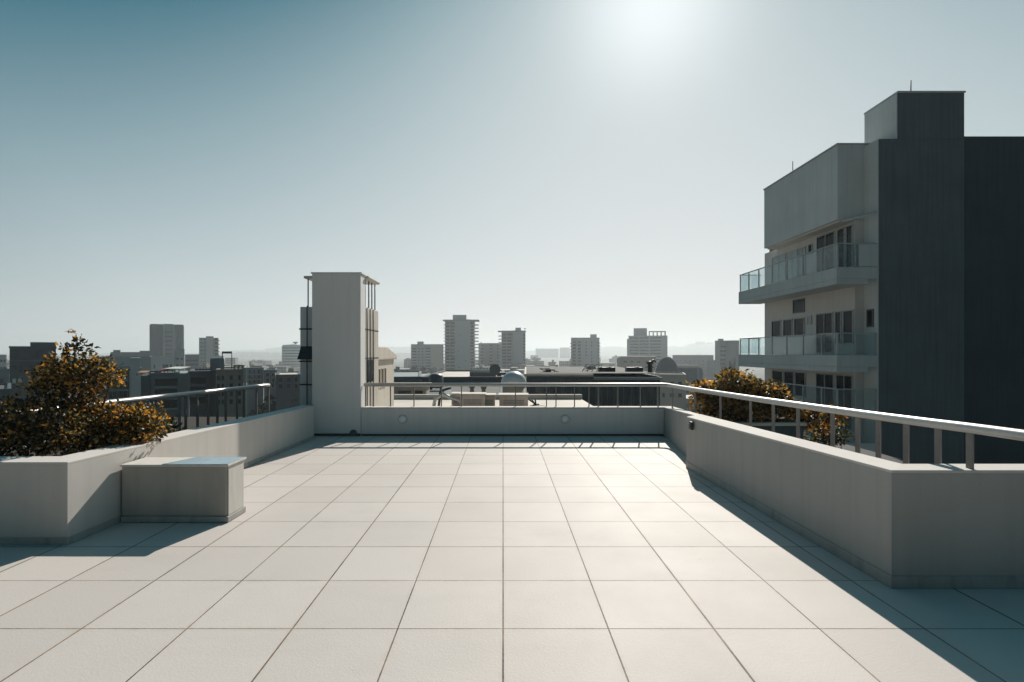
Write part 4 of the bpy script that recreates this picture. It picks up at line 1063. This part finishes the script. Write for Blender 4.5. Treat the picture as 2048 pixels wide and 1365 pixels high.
for a, b, n in bands:
    for i in range(n):
        d = math.exp(rnd.uniform(math.log(170), math.log(1500)))
        yt = HY + (EYE + 26 - rnd.uniform(7, 19)) / d * F
        far_house(rnd.uniform(a, b), d, yt, rnd.uniform(9, 24) / d * F, k); k += 1

# ------------------------------------------------------------------ tree cover and hills
def canopy_mass(name, spots, m, seed, leaf):
    rnd = random.Random(seed); bm = bmesh.new()
    for (x, y, z0, r, h, n) in spots:
        subs = [(x + rnd.gauss(0, r*.45), y + rnd.gauss(0, r*.45), z0 + h*rnd.uniform(.45, .85), r*rnd.uniform(.35, .6)) for _ in range(6)]
        for _ in range(n):
            sx, sy, sz, sr = rnd.choice(subs)
            dv = Vector((rnd.gauss(0,1), rnd.gauss(0,1), rnd.gauss(0,1))).normalized()
            p = Vector((sx, sy, sz)) + dv * sr * rnd.uniform(.6, 1.05)
            u = Vector((rnd.gauss(0,1), rnd.gauss(0,1), rnd.gauss(0,1))).normalized(); v = u.orthogonal().normalized()
            s = leaf * r * rnd.uniform(.6, 1.4)
            bm.faces.new([bm.verts.new(p + u*s), bm.verts.new(p + v*s*.7), bm.verts.new(p - u*s*.8), bm.verts.new(p - v*s*.6)])
    me = bpy.data.meshes.new(name); bm.to_mesh(me); bm.free(); me.materials.append(M[m])
    return tag(link(name, me), kind='stuff')
rnd = random.Random(31); sp = []
for a, b, n, d0, d1, zt in ((540, 610, 16, 55, 120, 0), (780, 885, 26, 150, 420, -3), (1040, 1145, 20, 250, 600, -8), (1195, 1260, 12, 200, 500, -6), (380, 560, 18, 200, 700, -8), (190, 300, 10, 110, 400, -6), (1310, 1480, 16, 150, 600, -6), (-20, 120, 12, 110, 500, -4)):
    for i in range(n):
        d = rnd.uniform(d0, d1); r = rnd.uniform(2.5, 5)
        h = (zt + 26) * rnd.uniform(.55, .85)
        sp.append((wx(rnd.uniform(a, b), d), d, -26 + h*.3, r, h*.7, 260))
canopy_mass('city_trees', sp, 'tree', 6, .16)

def hill(name, d, prof, depth, seed, amp):
    """ridge line through (pixel column, pixel row) points at distance d, falling away to both sides"""
    rnd = random.Random(seed); bm = bmesh.new(); rows = 9; cols = []
    pts = []
    for (p0, y0), (p1, y1) in zip(prof, prof[1:]):
        n = max(2, int((p1-p0)/4))
        for k in range(n): pts.append((p0 + (p1-p0)*k/n, y0 + (y1-y0)*k/n))
    pts.append(prof[-1])
    for p, y in pts:
        x = wx(p, d); zt = wz(y, d) + rnd.uniform(-amp, amp); col = []
        for j in range(rows):
            t = (j - 3) / (3 if j <= 3 else 5)
            hgt = (1 - abs(t)**1.6)
            z = -26.5 + (zt + 26.5) * hgt + (rnd.uniform(-amp, amp) if j not in (0, rows-1) else 0)
            col.append(bm.verts.new((x * (1 + t*depth/d), d + t * depth, z)))
        cols.append(col)
    for a, b in zip(cols, cols[1:]):
        for j in range(rows-1): bm.faces.new((a[j], b[j], b[j+1], a[j+1]))
    bmesh.ops.recalc_face_normals(bm, faces=bm.faces[:])
    me = bpy.data.meshes.new(name); bm.to_mesh(me); bm.free(); me.materials.append(M['hill'])
    return tag(link(name, me), kind='structure')
hill('far_hills', 4600, [(-900, 712), (-200, 706), (100, 708), (370, 706), (440, 705), (470, 701), (520, 700), (545, 696), (580, 694), (700, 697), (790, 694), (830, 694), (900, 700), (1060, 702), (1200, 695), (1230, 693), (1260, 696), (1330, 696), (1345, 692), (1362, 695), (1385, 687), (1400, 686), (1430, 685), (1470, 690), (1600, 698), (2200, 704), (3000, 710)], 500, 1, 2.0)
hill('near_hills', 2900, [(-700, 716), (0, 712), (380, 710), (450, 708), (480, 704.5), (530, 705), (620, 708), (780, 706), (830, 707), (900, 712), (1100, 715), (1340, 711), (1400, 709), (1500, 712), (2000, 716), (2600, 720)], 300, 2, 1.8)

# ------------------------------------------------------------------ air, light, sky, camera
hz = MB().box(-5600, 5600, -60, 5600, -28, 96).build('haze', M['slab'])
hm = bpy.data.materials.new('haze'); hm.use_nodes = True
nt = hm.node_tree; nt.nodes.remove(nt.nodes['Principled BSDF'])
pv = N(nt, 'ShaderNodeVolumePrincipled'); pv.inputs['Color'].default_value = (.80, .87, .90, 1)
pv.inputs['Density'].default_value = .00036; pv.inputs['Anisotropy'].default_value = .35
nt.links.new(pv.outputs[0], [n for n in nt.nodes if n.type == 'OUTPUT_MATERIAL'][0].inputs['Volume'])
hz.data.materials[0] = hm; tag(hz, kind='stuff')

sl = bpy.data.lights.new('sun', 'SUN'); sl.energy = 5.0; sl.angle = math.radians(.5); sl.color = (1.0, .93, .845)
so = bpy.data.objects.new('sun', sl); COL.objects.link(so)
sd = Vector((math.sin(SUN_AZ)*math.cos(SUN_EL), math.cos(SUN_AZ)*math.cos(SUN_EL), math.sin(SUN_EL)))
so.rotation_euler = (-sd).to_track_quat('-Z', 'Y').to_euler(); so.location = sd * 100

w = bpy.data.worlds.new('World'); S.world = w; w.use_nodes = True
nt = w.node_tree; bg = nt.nodes['Background']
sky = N(nt, 'ShaderNodeTexSky', sky_type='NISHITA'); sky.sun_disc = False
sky.sun_elevation = SUN_EL; sky.sun_rotation = SUN_AZ
sky.altitude = 30; sky.air_density = 1.0; sky.dust_density = .5; sky.ozone_density = 1.2
SKY, EXPO = .06, .18
k = SKY * 2 ** EXPO
# a hazy coastal sky by direction: pale low down and round the sun, teal high up and away from it,
# laid over a share of the physical sky
def mul(*v):
    o = v[0]
    for x in v[1:]: o = mathn(nt, 'MULTIPLY', o, x)
    return o
dirn = N(nt, 'ShaderNodeTexCoord').outputs['Generated']
dt = N(nt, 'ShaderNodeVectorMath', operation='DOT_PRODUCT'); nt.links.new(dirn, dt.inputs[0]); dt.inputs[1].default_value = tuple(sd)
ang = mul(mathn(nt, 'ARCCOSINE', mathn(nt, 'MINIMUM', dt.outputs['Value'], 1.0)), 57.2958)
sz = N(nt, 'ShaderNodeSeparateXYZ'); nt.links.new(dirn, sz.inputs[0])
el = mul(mathn(nt, 'ARCSINE', mathn(nt, 'MAXIMUM', sz.outputs[2], 0.0)), 57.2958)
H = mul(mathn(nt, 'EXPONENT', mul(el, -1/15)), .50)
wid = mathn(nt, 'MAXIMUM', mathn(nt, 'MULTIPLY_ADD', el, -1.3, 70.0), 24.0)
amp = mathn(nt, 'MULTIPLY_ADD', el, -.006, .73)
q = mathn(nt, 'DIVIDE', ang, wid)
A = mul(mathn(nt, 'EXPONENT', mul(q, q, -1.0)), amp)
r = mathn(nt, 'SUBTRACT', 1.0, mul(mathn(nt, 'SUBTRACT', 1.0, H), mathn(nt, 'SUBTRACT', 1.0, A)))
fade = mathn(nt, 'MINIMUM', mathn(nt, 'MAXIMUM', mathn(nt, 'MULTIPLY_ADD', ang, -1/75, 1.75), .28), 1.0)   # dimmer opposite the sun
r = mul(mathn(nt, 'MAXIMUM', mathn(nt, 'MULTIPLY_ADD', r, 1.24, -.135), .008), fade)
q2 = mathn(nt, 'DIVIDE', ang, 7.0)
core = mul(mathn(nt, 'EXPONENT', mul(q2, q2, -1.0)), .35)
r2 = mul(r, r)
g = mathn(nt, 'ADD', mathn(nt, 'ADD', mul(r, 1.05), mul(fade, .125)), mul(r2, -.27))
bl_ = mathn(nt, 'ADD', mathn(nt, 'ADD', mul(r, .98), mul(fade, .19)), mul(r2, -.30))
cb = N(nt, 'ShaderNodeCombineColor')
for i, v in enumerate((r, g, bl_)): nt.links.new(mul(mathn(nt, 'ADD', v, core), 1.0 / k), cb.inputs[i])
mixed = mixc(nt, .05, cb.outputs[0], sky.outputs[0])
nt.links.new(mixed, bg.inputs[0]); bg.inputs[1].default_value = SKY

cam = bpy.data.cameras.new('camera'); co = bpy.data.objects.new('camera', cam); COL.objects.link(co)
co.location = (0, 0, EYE); co.rotation_euler = (math.pi/2, 0, 0)
cam.sensor_width = 36; cam.lens = F / 2048 * 36; cam.shift_x = (1024 - CX) / 2048; cam.shift_y = (HY - 682.5) / 2048
cam.clip_start = .05; cam.clip_end = 12000
S.camera = co
S.view_settings.view_transform = 'Standard'; S.view_settings.look = 'None'
S.view_settings.gamma = 1; S.view_settings.exposure = EXPO
S.cycles.max_bounces = 6; S.cycles.transparent_max_bounces = 12; S.cycles.volume_bounces = 1
S.cycles.use_denoising = True; S.cycles.sample_clamp_indirect = 6
for ob in list(S.objects):
    for kk in ('_w', '_h', '_d'):
        if kk in ob: del ob[kk]
